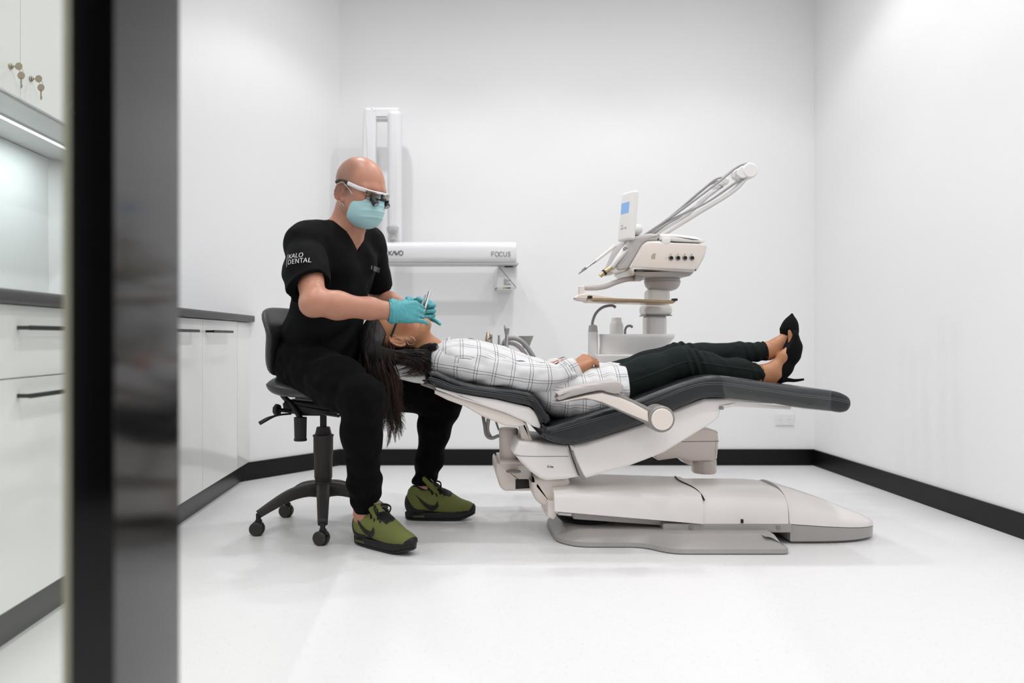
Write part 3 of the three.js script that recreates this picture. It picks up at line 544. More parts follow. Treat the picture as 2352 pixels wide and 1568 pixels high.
  part('screen_case', new RoundedBoxGeometry(0.115, 0.222, 0.030, 4, 0.012), M.unitWhite, scr, 'white screen case');
  part('display', box(-0.042, 0.026, 0.012, 0.062, 0.0148, 0.0156, 0), new THREE.MeshStandardMaterial({ color: 0x86b4e4, roughness: 0.3, emissive: 0x78b0f0, emissiveIntensity: 0.25 }), scr, 'pale blue display');
  part('key_field', [box(-0.03, -0.006, -0.06, -0.05, 0.0148, 0.0154, 0), box(-0.03, -0.012, -0.045, -0.038, 0.0148, 0.0154, 0), box(0.002, 0.02, -0.06, -0.05, 0.0148, 0.0154, 0)], M.unitGrey, scr);
  part('screen_mount', [rod(at(1464, 527, 3.50), at(1446, 528, 3.46), 0.026, 0.022, 24), ball(at(1463, 527, 3.52), 0.026)], M.unitWhite, t, 'round screen mount');
  part('mount_gap', box(at(1452, 0, 3.42).x, at(1470, 0, 3.42).x, at(0, 542, 3.42).y, at(0, 540, 3.42).y, -3.5, -3.42, 0), M.dark, t);
  // whip arms with hoses
  const tips = [[1722, 393, 3.44], [1712, 398, 3.50], [1664, 417, 3.58], [1655, 424, 3.64], [1650, 428, 3.70]];
  tips.forEach(([x, y, d], i) => {
    const b = at(1508 - i * 3, 548, D + 0.05 + i * 0.06), e = at(x, y, d), big = i < 2;
    const m1 = at(lerp(1508, x, 0.45), lerp(548, y, 0.42) + (big ? 6 : 0), lerp(D + 0.05 + i * 0.06, d, 0.45)), m2 = at(lerp(1508, x, 0.80) , lerp(548, y, 0.82) + (big ? 22 : 4), lerp(D + 0.05 + i * 0.06, d, 0.8));
    part('whip_arm', tube([b, m1, m2, V(lerp(m2.x, e.x, 0.6), lerp(m2.y, e.y, 0.45), e.z), e], (s) => lerp(0.0105, 0.007, s), 50, 10), M.hoseLight, t, 'pale whip arm');
    const k = part('hose_roller', [disc(V(e.x - (big ? 0.004 : 0), e.y, e.z - 0.016), V(0, 0, 1), big ? 0.035 : 0.018, 0.036, 32, 0.006), disc(V(e.x - (big ? 0.036 : 0.016), e.y - 0.008, e.z - 0.012), V(0, 0, 1), big ? 0.027 : 0.012, 0.028, 28, 0.004)], M.unitWhite, t, 'white hose roller');
    // hose: from the nose up over the roller and back down to the holder
    const h0 = at(1470 + i * 3, 546, D + 0.03 + i * 0.065), over = V(e.x - 0.012, e.y + (big ? 0.036 : 0.02), e.z), h1 = at(1480 + i * 4, 540, D + 0.04 + i * 0.065);
    part('hose', tube([h0, V(lerp(h0.x, e.x, 0.35), lerp(h0.y, e.y, 0.39), lerp(h0.z, e.z, 0.35)), V(lerp(h0.x, e.x, 0.72), lerp(h0.y, e.y, 0.80) + 0.012, lerp(h0.z, e.z, 0.72)), V(lerp(h0.x, e.x, 0.9), e.y + (big ? 0.022 : 0.012), e.z), over], 0.0048, 60, 8), M.hose, t, 'grey instrument hose');
    part('hose', tube([V(e.x - 0.01, e.y - 0.024, e.z + 0.004), V(e.x - 0.05, e.y - 0.045, e.z + 0.004), V(lerp(h1.x, e.x, 0.6), lerp(h1.y, e.y, 0.52), lerp(h1.z, e.z, 0.6)), V(lerp(h1.x, e.x, 0.25), lerp(h1.y, e.y, 0.24), lerp(h1.z, e.z, 0.25)), h1, at(1452, 566, D + 0.035 + i * 0.068)], 0.0045, 60, 8), i % 2 ? M.hoseLight : M.hose, t, 'grey instrument hose');
  });
  // tray arm
  part('tray_arm', [tube([at(1470, 640, 3.52), at(1440, 641, 3.48), at(1415, 648, 3.45), at(1388, 658, 3.42), at(1360, 661, 3.40), at(1334, 660, 3.39)], 0.012, 50, 14), box(at(1455, 0, 3.5).x, at(1472, 0, 3.5).x, at(0, 645, 3.5).y, at(0, 620, 3.5).y, -3.54, -3.46, 0.006)], M.unitGrey, t, 'grey curved tray arm');
  part('tray_bracket', [box(at(1329, 0, 3.39).x, at(1342, 0, 3.39).x, at(0, 682, 3.39).y, at(0, 656, 3.39).y, -3.405, -3.375, 0.006), ...[side(corner([[1319, 685], [1330, 676], [1352, 673], [1416, 683], [1417, 692], [1345, 692], [1328, 690]], 3), 3.36, 0.06, 0.004)]], M.chairWarm, t, 'warm white tray bracket');
}
{ // instrument tray
  const c = at(1352, 678, 3.30), e = at(1553, 686, 3.30), w = e.x - c.x;
  const m = new THREE.Shape(); const t = thing('instrument_tray', 'bronze metal instrument tray on the bracket of the delivery unit', 'tray');
  const pl = corner([[c.x, -3.29], [e.x, -3.29], [e.x, -3.50], [c.x, -3.50]], 0.02);
  const g = stack(pl, [[0.0, 0.012], [0.006, 0.002], [0.014, 0], [0.0145, 0.0015], [0.004, 0.012]]); g.rotateZ(-0.03); const yo = at(0, 688, 3.30).y; g.translate(0, yo + 0.012, 0);
  part('pan', g, M.trayMetal, t, 'bronze coloured pan'); part('end_cap', [box(c.x - 0.004, c.x + 0.014, yo + 0.004, yo + 0.017, -3.315, -3.285, 0.003), box(e.x - 0.018, e.x + 0.003, yo - 0.006, yo + 0.005, -3.315, -3.285, 0.003)], M.dark, t, 'dark corner cap');
}
{ // cuspidor with spouts
  const t = thing('cuspidor', 'grey white cuspidor bowl with spouts beside the column', 'cuspidor'), D = 3.42;
  const x0 = at(1381, 0, D).x, x1 = at(1556, 0, D).x, y1 = at(0, 767, D).y, y0 = at(0, 822, D).y, xc = (x0 + x1) / 2;
  const ring = (sx, y, sh = 0) => { const r = []; for (let j = 0; j < 40; j++) { const a = j / 40 * Math.PI * 2; r.push(V(xc + sh + sx * (x1 - x0) / 2 * Math.cos(a), y, -3.47 + sx * 0.115 * Math.sin(a))); } return r; };
  part('bowl', toCreasedNormals(loft([ring(0.78, y0, -0.034), ring(0.83, y0 + 0.02, -0.028), ring(0.91, lerp(y0, y1, 0.55), -0.012), ring(0.985, lerp(y0, y1, 0.85)), ring(1, y1 - 0.003), ring(0.99, y1), ring(0.94, y1), ring(0.86, lerp(y0, y1, 0.6)), ring(0.5, lerp(y0, y1, 0.25)), ring(0.1, lerp(y0, y1, 0.15))]), 0.9), M.unitWhite, t, 'grey white bowl');
  part('shelf', [stack(corner([[at(1366, 0, D).x, -3.37], [at(1520, 0, D).x, -3.37], [at(1520, 0, D).x, -3.78], [at(1366, 0, D).x, -3.78]], 0.03), [[at(0, 842, D).y, 0.01], [at(0, 838, D).y, 0], [y0 + 0.012, 0], [y0 + 0.016, 0.005]])], M.unitWhite, t, 'white shelf');
  const sp = (pts, r) => tube(pts.map(([x, y]) => at(x, y, D + 0.04)), r, 40, 10);
  part('spout', sp([[1360, 746], [1362, 735], [1369, 719], [1382, 707], [1397, 702], [1408, 702], [1414, 706]], 0.0062), M.hose, t, 'long curved grey spout');
  { const a = at(1362, 835, D + 0.04), y = (py) => at(0, py, D + 0.04).y - a.y; part('spout_body', lathe([[0, 0], [0.023, 0], [0.022, y(762)], [0.020, y(762)]], 28).translate(a.x, a.y, a.z), M.unitWhite, t, 'white spout body'); part('spout_sleeve', lathe([[0.0215, y(762)], [0.019, y(748)], [0.008, y(745)], [0, y(745)]], 28).translate(a.x, a.y, a.z), M.unitGrey, t, 'grey spout sleeve'); }
  part('bowl_rinser', sp([[1436, 772], [1436, 758], [1440, 750], [1447, 748], [1453, 751]], 0.0055), M.hose, t, 'short curved grey spout');
}
single('water_bottle', lathe([[0, 0], [0.031, 0], [0.033, 0.004], [0.033, 0.135], [0.028, 0.15], [0.024, 0.155], [0.024, 0.172], [0, 0.174]], 32).translate(at(1416, 0, 3.72).x, at(0, 822, 3.42).y + 0.0165, -3.72), M.unitWhite, 'white bottle standing behind the cuspidor bowl', 'bottle');
// handpieces resting in the delivery head
[0, 1, 2, 3].forEach((i) => {
  const d = 3.435 + i * 0.068, labels = ['brass ended air motor handpiece hanging from the delivery head', 'white scaler handpiece beside the brass ended one', 'steel turbine handpiece resting in the delivery head', 'slim syringe handpiece in the last holder of the delivery head'];
  const t = thing('handpiece', labels[i], 'handpiece', 'handpieces in the delivery head');
  const o = i === 0 ? [0, 0] : [-14 - i * 3, -8 + i * 2], p = (x, y) => at(x + o[0], y + o[1], d - 0.028);
  if (i === 0) {
    part('body', [rod(p(1441, 573), p(1404, 614), 0.0085, 0.011, 18)], M.hoseLight, t, 'pale handpiece body');
    part('ring', rod(p(1407, 611), p(1400, 616), 0.0085, 0.0085, 18), std(0x7d3d40, 0.5), t, 'dark red ring');
    part('motor', [rod(p(1403, 614), p(1392, 622), 0.010, 0.013, 18), rod(p(1392, 622), p(1384, 629), 0.013, 0.012, 18), rod(p(1384, 629), p(1378, 634), 0.010, 0.009, 18)], M.brass, t, 'brass motor');
    part('collar', rod(p(1390, 624), p(1386, 627), 0.0138, 0.0138, 18), M.dark, t); part('plug', [rod(p(1438, 568), p(1434, 574), 0.0095, 0.0095, 14)], M.rim, t);
  } else {
    part('body', rod(p(1430, 570), p(1385, 605), 0.009, 0.0075, 16), i === 1 ? M.unitWhite : M.steel, t);
    part('neck', rod(p(1385, 605), p(1362, 622), 0.0065, 0.004, 14), M.steel, t, 'steel neck');
    part('tip', [rod(p(1362, 622), p(1352, 631), 0.004, 0.0025, 10), ball(p(1362, 622), 0.0065)], M.rim, t);
  }
});

// ---------------------------------------------------------------- dentist's stool
{
  const t = thing('dentist_stool', 'dark wheeled stool with padded backrest under the dentist', 'stool');
  const C = V(-0.523, 0, -3.13);
  // five legs, each with a twin-wheel caster
  for (let k = 0; k < 5; k++) {
    const a = (9 + 72 * k) * Math.PI / 180, dir = V(Math.sin(a), 0, Math.cos(a)), P = (r, y) => V(C.x + dir.x * r, y, C.z + dir.z * r);
    const pts = spline([P(0.02, 0.158), P(0.07, 0.160), P(0.14, 0.145), P(0.21, 0.112), P(0.265, 0.082)], false, 24);
    const leg = part('leg', sweep(pts, (i, q) => { const s = i / 24, h = lerp(0.030, 0.014, s), w = lerp(0.030, 0.019, s); const c = Math.cos(q), n = Math.sin(q); return [h * Math.sign(c) * Math.pow(Math.abs(c), 0.55), w * Math.sign(n) * Math.pow(Math.abs(n), 0.55)]; }, 20), M.stoolPlastic, t, 'curved dark leg');
    const turn = a + (k % 2 ? 0.9 : -0.5) + k * 0.4, cd = V(Math.cos(turn), 0, -Math.sin(turn)), q = P(0.265, 0.027);
    const cas = new THREE.Group(); cas.name = 'caster'; t.add(cas); cas.position.set(q.x, 0, q.z); cas.rotation.y = turn;
    part('wheel', disc(V(-0.006, 0.027, 0.007), V(0, 0, 1), 0.027, 0.017, 28, 0.005), M.stoolPlastic, cas); part('wheel', disc(V(-0.006, 0.027, -0.024), V(0, 0, 1), 0.027, 0.017, 28, 0.005), M.stoolPlastic, cas);
    part('fork', [box(-0.012, 0.014, 0.03, 0.062, -0.0065, 0.0065, 0.003), new THREE.CylinderGeometry(0.0305, 0.0305, 0.02, 24, 1, false, -0.3, 2.2).rotateX(Math.PI / 2).translate(-0.006, 0.027, 0), rod(V(0, 0.05, 0), V(0, 0.085, 0), 0.010)], M.stoolBlack, cas);
  }
  const y = (py) => EYE - (py - CY) / FL * 3.13;
  part('hub', lathe([[0, 0.125], [0.028, 0.125], [0.036, 0.15], [0.037, 0.185], [0.034, 0.19], [0, 0.19]], 32).translate(C.x, 0, C.z), M.stoolPlastic, t);
  part('column', lathe([[0, y(1112)], [0.034, y(1112)], [0.034, y(1098)], [0.0365, y(1096)], [0.0375, y(1045)], [0.040, y(1043)], [0.0405, y(1003)], [0.043, y(1001)], [0.043, y(998)], [0.034, y(996)], [0.027, y(980)], [0, y(980)]], 36).translate(C.x, 0, C.z), M.stoolPlastic, t, 'telescopic column cover');
  part('gas_lift', rod(V(C.x, y(985), C.z), V(C.x, y(948), C.z), 0.014), M.stoolBlack, t);
  // mechanism
  part('mechanism', side(corner([[648, 922], [670, 918], [735, 926], [775, 938], [782, 950], [745, 955], [690, 955], [650, 945]], 4), 3.08, 0.10, 0.008), M.stoolBlack, t, 'black tilt mechanism');
  part('back_tube', [rod(at(690, 958, 3.05), at(690, 1008, 3.05), 0.026, 0.024, 20), disc(at(690, 1012, 3.05), V(0, 1, 0), 0.0265, 0.01, 20)], M.stoolBlack, t);
  part('knob', [disc(V(at(632, 0, 3.02).x, at(0, 941, 3.02).y, -3.02), V(1, 0, 0.35), 0.024, 0.018, 7, 0.003), rod(at(640, 941, 3.02), at(668, 944, 3.05), 0.008)], M.stoolBlack, t, 'black adjustment knob');
  part('lever', sweep(spline([at(668, 950, 3.03), at(640, 953, 2.98), at(618, 960, 2.95), at(596, 972, 2.93)], false, 24), (i, q) => { const s = i / 24; return [lerp(0.004, 0.0075, smooth(0.4, 0.8, s)) * Math.cos(q), lerp(0.005, 0.010, smooth(0.4, 0.8, s)) * Math.sin(q)]; }, 12), M.stoolBlack, t, 'black height lever');
  part('lever', tube([at(745, 950, 3.0), at(765, 953, 2.95), at(778, 955, 2.92)], 0.006, 16, 8), M.stoolBlack, t);
  // seat: rounded saddle, tilted forward
  const S = V(-0.515, y(888), -3.10), rings = [];
  for (let i = 0; i <= 30; i++) {
    const th = i / 30 * Math.PI, r = Math.pow(Math.sin(th), 0.42), h = -Math.cos(th), ring = [];
    for (let j = 0; j < 48; j++) {
      const a = j / 48 * Math.PI * 2, c = Math.cos(a), s = Math.sin(a), q = 1 / Math.pow(Math.pow(Math.abs(c), 3) + Math.pow(Math.abs(s), 3), 1 / 3);
      const x = c * q * r * 0.208, z = s * q * r * 0.205, yy = h * (0.036 + 0.016 * smooth(0.05, -0.2, x)) + 0.012 * smooth(0.08, 0.22, Math.hypot(x, z)) * (h > 0 ? -1 : 0);
      ring.push(V(x, yy, z));
    }
    rings.push(ring);
  }
  const seat = worldUV(loft(rings)); seat.rotateZ(-0.10); seat.rotateY(-0.35); seat.translate(S.x, S.y, S.z);
  part('seat', seat, M.stoolVinyl, t, 'dark vinyl seat');
  part('seat_plate', box(-0.1, 0.1, -0.01, 0.01, -0.09, 0.09, 0.005).rotateZ(-0.10).translate(S.x, S.y - 0.04, S.z), M.stoolBlack, t);
  // backrest: curved pad
  const B = at(655, 785, 3.13), br = [], hh = 0.138, hwid = 0.19;
  for (let i = 0; i <= 30; i++) {
    const th = i / 30 * Math.PI, r = Math.pow(Math.sin(th), 0.4), d = -Math.cos(th) * 0.030, ring = [];
    for (let j = 0; j < 48; j++) { const a = j / 48 * Math.PI * 2, c = Math.cos(a), s = Math.sin(a), q = 1 / Math.pow(Math.pow(Math.abs(c), 3.2) + Math.pow(Math.abs(s), 3.2), 1 / 3.2); const u = c * q * r * hwid, v = s * q * r * hh; ring.push(V(d + 1.3 * u * u - 0.05 * smooth(0.02, 0.138, v), v, u)); }
    br.push(ring);
  }
  const back = worldUV(loft(br)); back.rotateZ(-0.06); back.rotateY(-0.42); back.translate(B.x, B.y, B.z);
  back.translate(0.012, 0, 0);
  part('backrest', back, M.stoolVinyl, t, 'dark vinyl backrest');
  part('back_bar', tube([at(690, 960, 3.06), at(672, 930, 3.08), at(648, 905, 3.12), at(640, 860, 3.14), at(646, 800, 3.14)], 0.011, 40, 10), M.stoolBlack, t);
}
// ---------------------------------------------------------------- X-ray arm on the back wall
{
  const t = thing('xray_arm', 'white wall mounted dental x-ray arm folded against the back wall', 'x-ray unit'), D = 4.36;
  const A = at(868, 553, D), Bx = at(1187, 605, D);
  // long horizontal extension arm: rounded beam
  const beam = []; { const yc = (A.y + Bx.y) / 2, hy = (A.y - Bx.y) / 2; for (const x of [A.x - 0.25, A.x - 0.246, Bx.x - 0.004, Bx.x]) { const k = x === A.x - 0.25 || x === Bx.x ? 0.96 : 1, r = []; for (let j = 0; j < 36; j++) { const a = j / 36 * Math.PI * 2, c = Math.cos(a), s = Math.sin(a); r.push(V(x, yc + k * hy * Math.sign(s) * Math.pow(Math.abs(s), 0.6), -D - 0.075 + k * 0.075 * Math.sign(c) * Math.pow(Math.abs(c), 0.6))); } beam.push(r); } }
  part('extension_arm', toCreasedNormals(loft(beam), 0.6), M.xray, t, 'white extension arm');
  part('arm_underside', box(A.x - 0.2, Bx.x + 0.012, Bx.y - 0.006, Bx.y + 0.008, -D - 0.13, -D - 0.015, 0.004), M.xrayGrey, t, 'grey lower edge');
  // wall box hanging from the end
  const w0 = at(1139, 663, 4.45), w1 = at(1188, 610, 4.45);
  part('wall_plate', [slab(corner([[w0.x, w0.y], [w1.x, w0.y], [w1.x, w1.y], [w0.x + 0.012, w1.y]].map((p) => p), 0.008), -4.645, -4.445, 0.01)], M.xray, t, 'white control box');
  part('wall_rail', box(w0.x + 0.02, w1.x - 0.02, w0.y - 0.01, w1.y + 0.02, -4.655, -4.60, 0.005), M.xray, t);
  part('box_pivot', rod(V(lerp(w0.x, w1.x, 0.6), w1.y - 0.01, -4.47), V(lerp(w0.x, w1.x, 0.6), Bx.y, -4.47), 0.035), M.dark, t);
  { const p = (px, py) => at(px, py, 4.4435); const lines = []; for (let i = 0; i < 8; i++) { const a = p(1157, 641 + i * 1.9), w = [0.018, 0.042, 0.04, 0.03, 0.016, 0.04, 0.044, 0.042][i]; lines.push(box(a.x, a.x + w, a.y - 0.0012, a.y + 0.0012, -4.4446, -4.4438, 0)); } part('warning_text', lines, M.hose, t, 'fine grey print');
    const a = p(1155, 661); [[0, 0.016, 0xc99a2e], [0.016, 0.03, 0x3f7d45], [0.03, 0.046, 0x2c2a28]].forEach(([u, v, c]) => part('label_strip', box(a.x + u, a.x + v, a.y - 0.004, a.y + 0.003, -4.4446, -4.4436, 0), std(c, 0.6), t)); }
  // folded scissor arm: two tall links
  const link = (px0, px1, y0, y1, d, w, r, mt = M.xray) => { const a = at(px0, y1, d), b = at(px1, y0, d); return box(a.x, b.x, a.y, b.y, -d - w, -d, r); };
  part('scissor_link', link(889, 922, 250, 560, 4.42, 0.09, 0.03), M.xray, t, 'white upright link');
  { const a = at(826, 560, 4.42), b = at(833, 250, 4.42), s = 0.078; part('scissor_link', slab(corner([[a.x, a.y], [a.x + 0.085, a.y], [b.x + s, b.y], [b.x, b.y]], 0.015), -4.51, -4.42, 0.014), M.xray, t, 'white leaning link'); }
  part('link_head', link(836, 918, 245, 275, 4.44, 0.06, 0.015), M.xray, t);
  part('head_groove', [link(853, 855, 249, 268, 4.439, 0.002, 0), link(853, 888, 267, 269, 4.439, 0.002, 0)], M.rim, t, 'grey groove');
  { const c = at(903, 552, 4.42); part('swivel_joint', lathe([[0, 0], [0.016, 0], [0.016, 0.03], [0.03, 0.04], [0.036, 0.06], [0.034, 0.075], [0.02, 0.085], [0, 0.085]], 28).translate(c.x, c.y, c.z + 0.03), M.xrayGrey, t, 'grey swivel joint'); }
  part('cone_head', [ball(at(832, 470, 4.40), 0.09, 0.11, 0.07)], M.xray, t);
  // lettering on the beam
  const tex = (txt, font, wpx) => canvasTex(wpx, 128, (g, w, h) => { g.clearRect(0, 0, w, h); g.fillStyle = '#2a2a2c'; g.font = font; g.textBaseline = 'middle'; g.textAlign = 'center'; g.fillText(txt, w / 2, h / 2); });
  const yc = at(0, 583, D).y;
  const strokes = (list, x0, s, y0) => list.map((pl) => tube(pl.map(([u, v]) => V(x0 + u * s, y0 + v * s, -D + 0.0012)), s * 0.085, 24, 5, false, pl.length < 4));
  const O = (u) => { const q = []; for (let i = 0; i <= 16; i++) { const a = i / 16 * Math.PI * 2; q.push([u + 0.42 + 0.42 * Math.cos(a), 0.5 + 0.5 * Math.sin(a)]); } return q; };
  { const x0 = at(893, 0, D).x, s = at(0, 576, D).y - at(0, 586, D).y; part('lettering', strokes([[[0, 0], [0, 1]], [[0.7, 1], [0.1, 0.5], [0.7, 0]], [[0.8, 0], [1.2, 1], [1.6, 0]], [[1.5, 1], [1.9, 0], [2.3, 1]], O(2.4)], x0, s, at(0, 586, D).y), M.print, t, 'dark letters KAVO'); }
  { const x0 = at(1129, 0, D).x, s = at(0, 578, D).y - at(0, 588, D).y; part('lettering', strokes([[[0, 0], [0, 1], [0.6, 1]], [[0, 0.5], [0.5, 0.5]], O(0.8), [[2.5, 0.85], [2.2, 1], [1.85, 0.75], [1.85, 0.25], [2.2, 0], [2.5, 0.15]], [[2.8, 1], [2.8, 0.3], [3.0, 0.02], [3.25, 0.02], [3.45, 0.3], [3.45, 1]], [[4.3, 0.88], [4.05, 1], [3.8, 0.8], [4.0, 0.55], [4.25, 0.42], [4.3, 0.15], [4.0, 0], [3.75, 0.12]]], x0, s, at(0, 588, D).y), M.hose, t, 'grey letters FOCUS'); }
}

// ---------------------------------------------------------------- bodies: distance fields joined smoothly and meshed on a grid
// a primitive is { f(x, y, z), k } (k: how softly it joins); cut: true carves it away
const cap = (a, b, ra, rb = ra, k = 0.02) => {   // tapered capsule between two points
  const bx = b.x - a.x, by = b.y - a.y, bz = b.z - a.z, L = bx * bx + by * by + bz * bz || 1e-9;
  return { k, f: (x, y, z) => { const px = x - a.x, py = y - a.y, pz = z - a.z; let t = (px * bx + py * by + pz * bz) / L; t = t < 0 ? 0 : t > 1 ? 1 : t; const dx = px - bx * t, dy = py - by * t, dz = pz - bz * t; return Math.sqrt(dx * dx + dy * dy + dz * dz) - (ra + (rb - ra) * t); } };
};
const ell = (c, r, k = 0.02, q = null) => {   // ellipsoid, optionally turned by a quaternion
  const m = q ? new THREE.Matrix3().setFromMatrix4(new THREE.Matrix4().makeRotationFromQuaternion(q.clone().invert())).elements : null, [rx, ry, rz] = r, rm = Math.min(rx, ry, rz);
  return { k, f: (x, y, z) => {
    let a = x - c.x, b = y - c.y, d = z - c.z;
    if (m) { const A = m[0] * a + m[3] * b + m[6] * d, B = m[1] * a + m[4] * b + m[7] * d, C = m[2] * a + m[5] * b + m[8] * d; a = A; b = B; d = C; }
    const k0 = Math.sqrt((a / rx) ** 2 + (b / ry) ** 2 + (d / rz) ** 2), k1 = Math.sqrt((a / rx / rx) ** 2 + (b / ry / ry) ** 2 + (d / rz / rz) ** 2);
    return k1 < 1e-9 ? -rm : k0 * (k0 - 1) / k1;
  } };
};
const chain = (pts, k = 0.02) => { const out = []; for (let i = 0; i + 1 < pts.length; i++) out.push(cap(pts[i][0], pts[i + 1][0], pts[i][1], pts[i + 1][1], k)); return out; };
const half = (p, n) => { n = n.clone().normalize(); return (x, y, z) => (x - p.x) * n.x + (y - p.y) * n.y + (z - p.z) * n.z; };   // positive on the side n points to
// carry primitives given in a local frame into the world
const moved = (list, m) => { const inv = m.clone().invert().elements; return list.map((p) => ({ ...p, f: (x, y, z) => p.f(inv[0] * x + inv[4] * y + inv[8] * z + inv[12], inv[1] * x + inv[5] * y + inv[9] * z + inv[13], inv[2] * x + inv[6] * y + inv[10] * z + inv[14]) })); };
const grown = (list, d) => list.map((p) => ({ ...p, f: (x, y, z) => p.f(x, y, z) - d }));
function fieldOf(list) {
  const add = list.filter((p) => !p.cut), cut = list.filter((p) => p.cut);
  return (x, y, z) => {
    let d = 1e3;
    for (const p of add) { const e = p.f(x, y, z), k = p.k; if (d > 100) { d = e; continue; } const h = k - Math.abs(d - e); d = Math.min(d, e); if (h > 0) d -= h * h / (4 * k); }
    for (const p of cut) { const e = -p.f(x, y, z), k = p.k || 1e-4; const h = k - Math.abs(d - e); d = Math.max(d, e); if (h > 0) d += h * h / (4 * k); }
    return d;
  };
}
// surface nets over blocks near the surface; after(x, y, z, d) may change the distance (folds, hems)
function meshField(list, lo, hi, cell, after = null, uvScale = 1) {
  const B = 8, nx = Math.ceil((hi.x - lo.x) / cell / B) * B, ny = Math.ceil((hi.y - lo.y) / cell / B) * B, nz = Math.ceil((hi.z - lo.z) / cell / B) * B;
  const ids = new Map(), pos = [], nor = [], quads = [], key = (i, j, k) => (i * 4096 + j) * 4096 + k;
  const rad = B * cell * 0.87, slack = 0.035;
  const full = after ? ((f) => (x, y, z) => after(x, y, z, f(x, y, z)))(fieldOf(list)) : fieldOf(list);
  const S = B + 2, buf = new Float64Array(S * S * S);
  for (let bi = 0; bi < nx; bi += B) for (let bj = 0; bj < ny; bj += B) for (let bk = 0; bk < nz; bk += B) {
    const cx = lo.x + (bi + B / 2) * cell, cy = lo.y + (bj + B / 2) * cell, cz = lo.z + (bk + B / 2) * cell;
    const ds = list.map((p) => p.f(cx, cy, cz)); let dm = 1e3; list.forEach((p, n) => { if (!p.cut) dm = Math.min(dm, ds[n]); });
    if (dm > rad * 1.25 + slack) continue;
    const near = list.filter((p, n) => p.cut ? ds[n] < rad * 1.4 + slack : ds[n] < Math.max(dm, -rad) + 2.4 * rad + 0.06);
    let f = fieldOf(near); if (after) { const g = f; f = (x, y, z) => after(x, y, z, g(x, y, z)); }
    let mn = 1e9, mx = -1e9;
    for (let i = 0; i < S; i++) for (let j = 0; j < S; j++) for (let k = 0; k < S; k++) { const d = f(lo.x + (bi + i - 1) * cell, lo.y + (bj + j - 1) * cell, lo.z + (bk + k - 1) * cell); buf[(i * S + j) * S + k] = d; if (d < mn) mn = d; if (d > mx) mx = d; }
    if (mn > 0 || mx < 0) continue;
    const vert = (i, j, k) => { // cell index in the whole grid -> vertex number
      const kk = key(bi + i, bj + j, bk + k); if (ids.has(kk)) return ids.get(kk);
      let sx = 0, sy = 0, sz = 0, n = 0; const D = (a, b, c) => buf[((i + a) * S + j + b) * S + k + c];
      const E = (a, b, c, d, e, g) => { const u = D(a, b, c), v = D(d, e, g); if ((u < 0) !== (v < 0)) { const t = u / (u - v); sx += a + (d - a) * t; sy += b + (e - b) * t; sz += c + (g - c) * t; n++; } };
      for (const a of [0, 1]) for (const b of [0, 1]) { E(0, a, b, 1, a, b); E(a, 0, b, a, 1, b); E(a, b, 0, a, b, 1); }
      const x = lo.x + (bi + i - 1 + sx / n) * cell, y = lo.y + (bj + j - 1 + sy / n) * cell, z = lo.z + (bk + k - 1 + sz / n) * cell, h = cell * 0.5;
      const gx = f(x + h, y, z) - f(x - h, y, z), gy = f(x, y + h, z) - f(x, y - h, z), gz = f(x, y, z + h) - f(x, y, z - h), gl = Math.hypot(gx, gy, gz) || 1;
      const id = pos.length / 3; pos.push(x, y, z); nor.push(gx / gl, gy / gl, gz / gl); ids.set(kk, id); return id;
    };
    for (let i = 1; i <= B; i++) for (let j = 1; j <= B; j++) for (let k = 1; k <= B; k++) {
      const d0 = buf[(i * S + j) * S + k], s = d0 < 0;
      if (s !== buf[((i + 1) * S + j) * S + k] < 0) { const q = [vert(i, j - 1, k - 1), vert(i, j, k - 1), vert(i, j, k), vert(i, j - 1, k)]; quads.push(s ? q : q.reverse()); }
      if (s !== buf[(i * S + j + 1) * S + k] < 0) { const q = [vert(i - 1, j, k - 1), vert(i - 1, j, k), vert(i, j, k), vert(i, j, k - 1)]; quads.push(s ? q : q.reverse()); }
      if (s !== buf[(i * S + j) * S + k + 1] < 0) { const q = [vert(i - 1, j - 1, k), vert(i, j - 1, k), vert(i, j, k), vert(i - 1, j, k)]; quads.push(s ? q : q.reverse()); }
    }
  }
  const g = new THREE.BufferGeometry(), idx = []; for (const [a, b, c, d] of quads) idx.push(a, b, c, a, c, d);
  g.setAttribute('position', new THREE.Float32BufferAttribute(pos, 3)); g.setAttribute('normal', new THREE.Float32BufferAttribute(nor, 3)); g.setIndex(idx);
  worldUV(g, uvScale); g.userData.field = full;
  return g;
}
function bounds(list, pts, m = 0.05) { const b = new THREE.Box3().setFromPoints(pts); b.expandByScalar(m); return b; }
function paint(g, fn) { const p = g.attributes.position, c = new Float32Array(p.count * 3); for (let i = 0; i < p.count; i++) { const q = fn(p.getX(i), p.getY(i), p.getZ(i)); c.set(q, i * 3); } g.setAttribute('color', new THREE.BufferAttribute(c, 3)); return g; }
const scratch = V(0, 0, 0), into = (m, x, y, z) => scratch.set(x, y, z).applyMatrix4(m);   // a point in another frame (reused vector)
const lin = (hex) => { const c = new THREE.Color(hex); return [c.r, c.g, c.b]; };
const mix3 = (a, b, t) => [lerp(a[0], b[0], t), lerp(a[1], b[1], t), lerp(a[2], b[2], t)];
const frame = (o, f, u) => { const x = f.clone().normalize(), z = x.clone().cross(u).normalize(), y = z.clone().cross(x); return new THREE.Matrix4().makeBasis(x, y, z).setPosition(o); };   // x forward, y up, z to the right
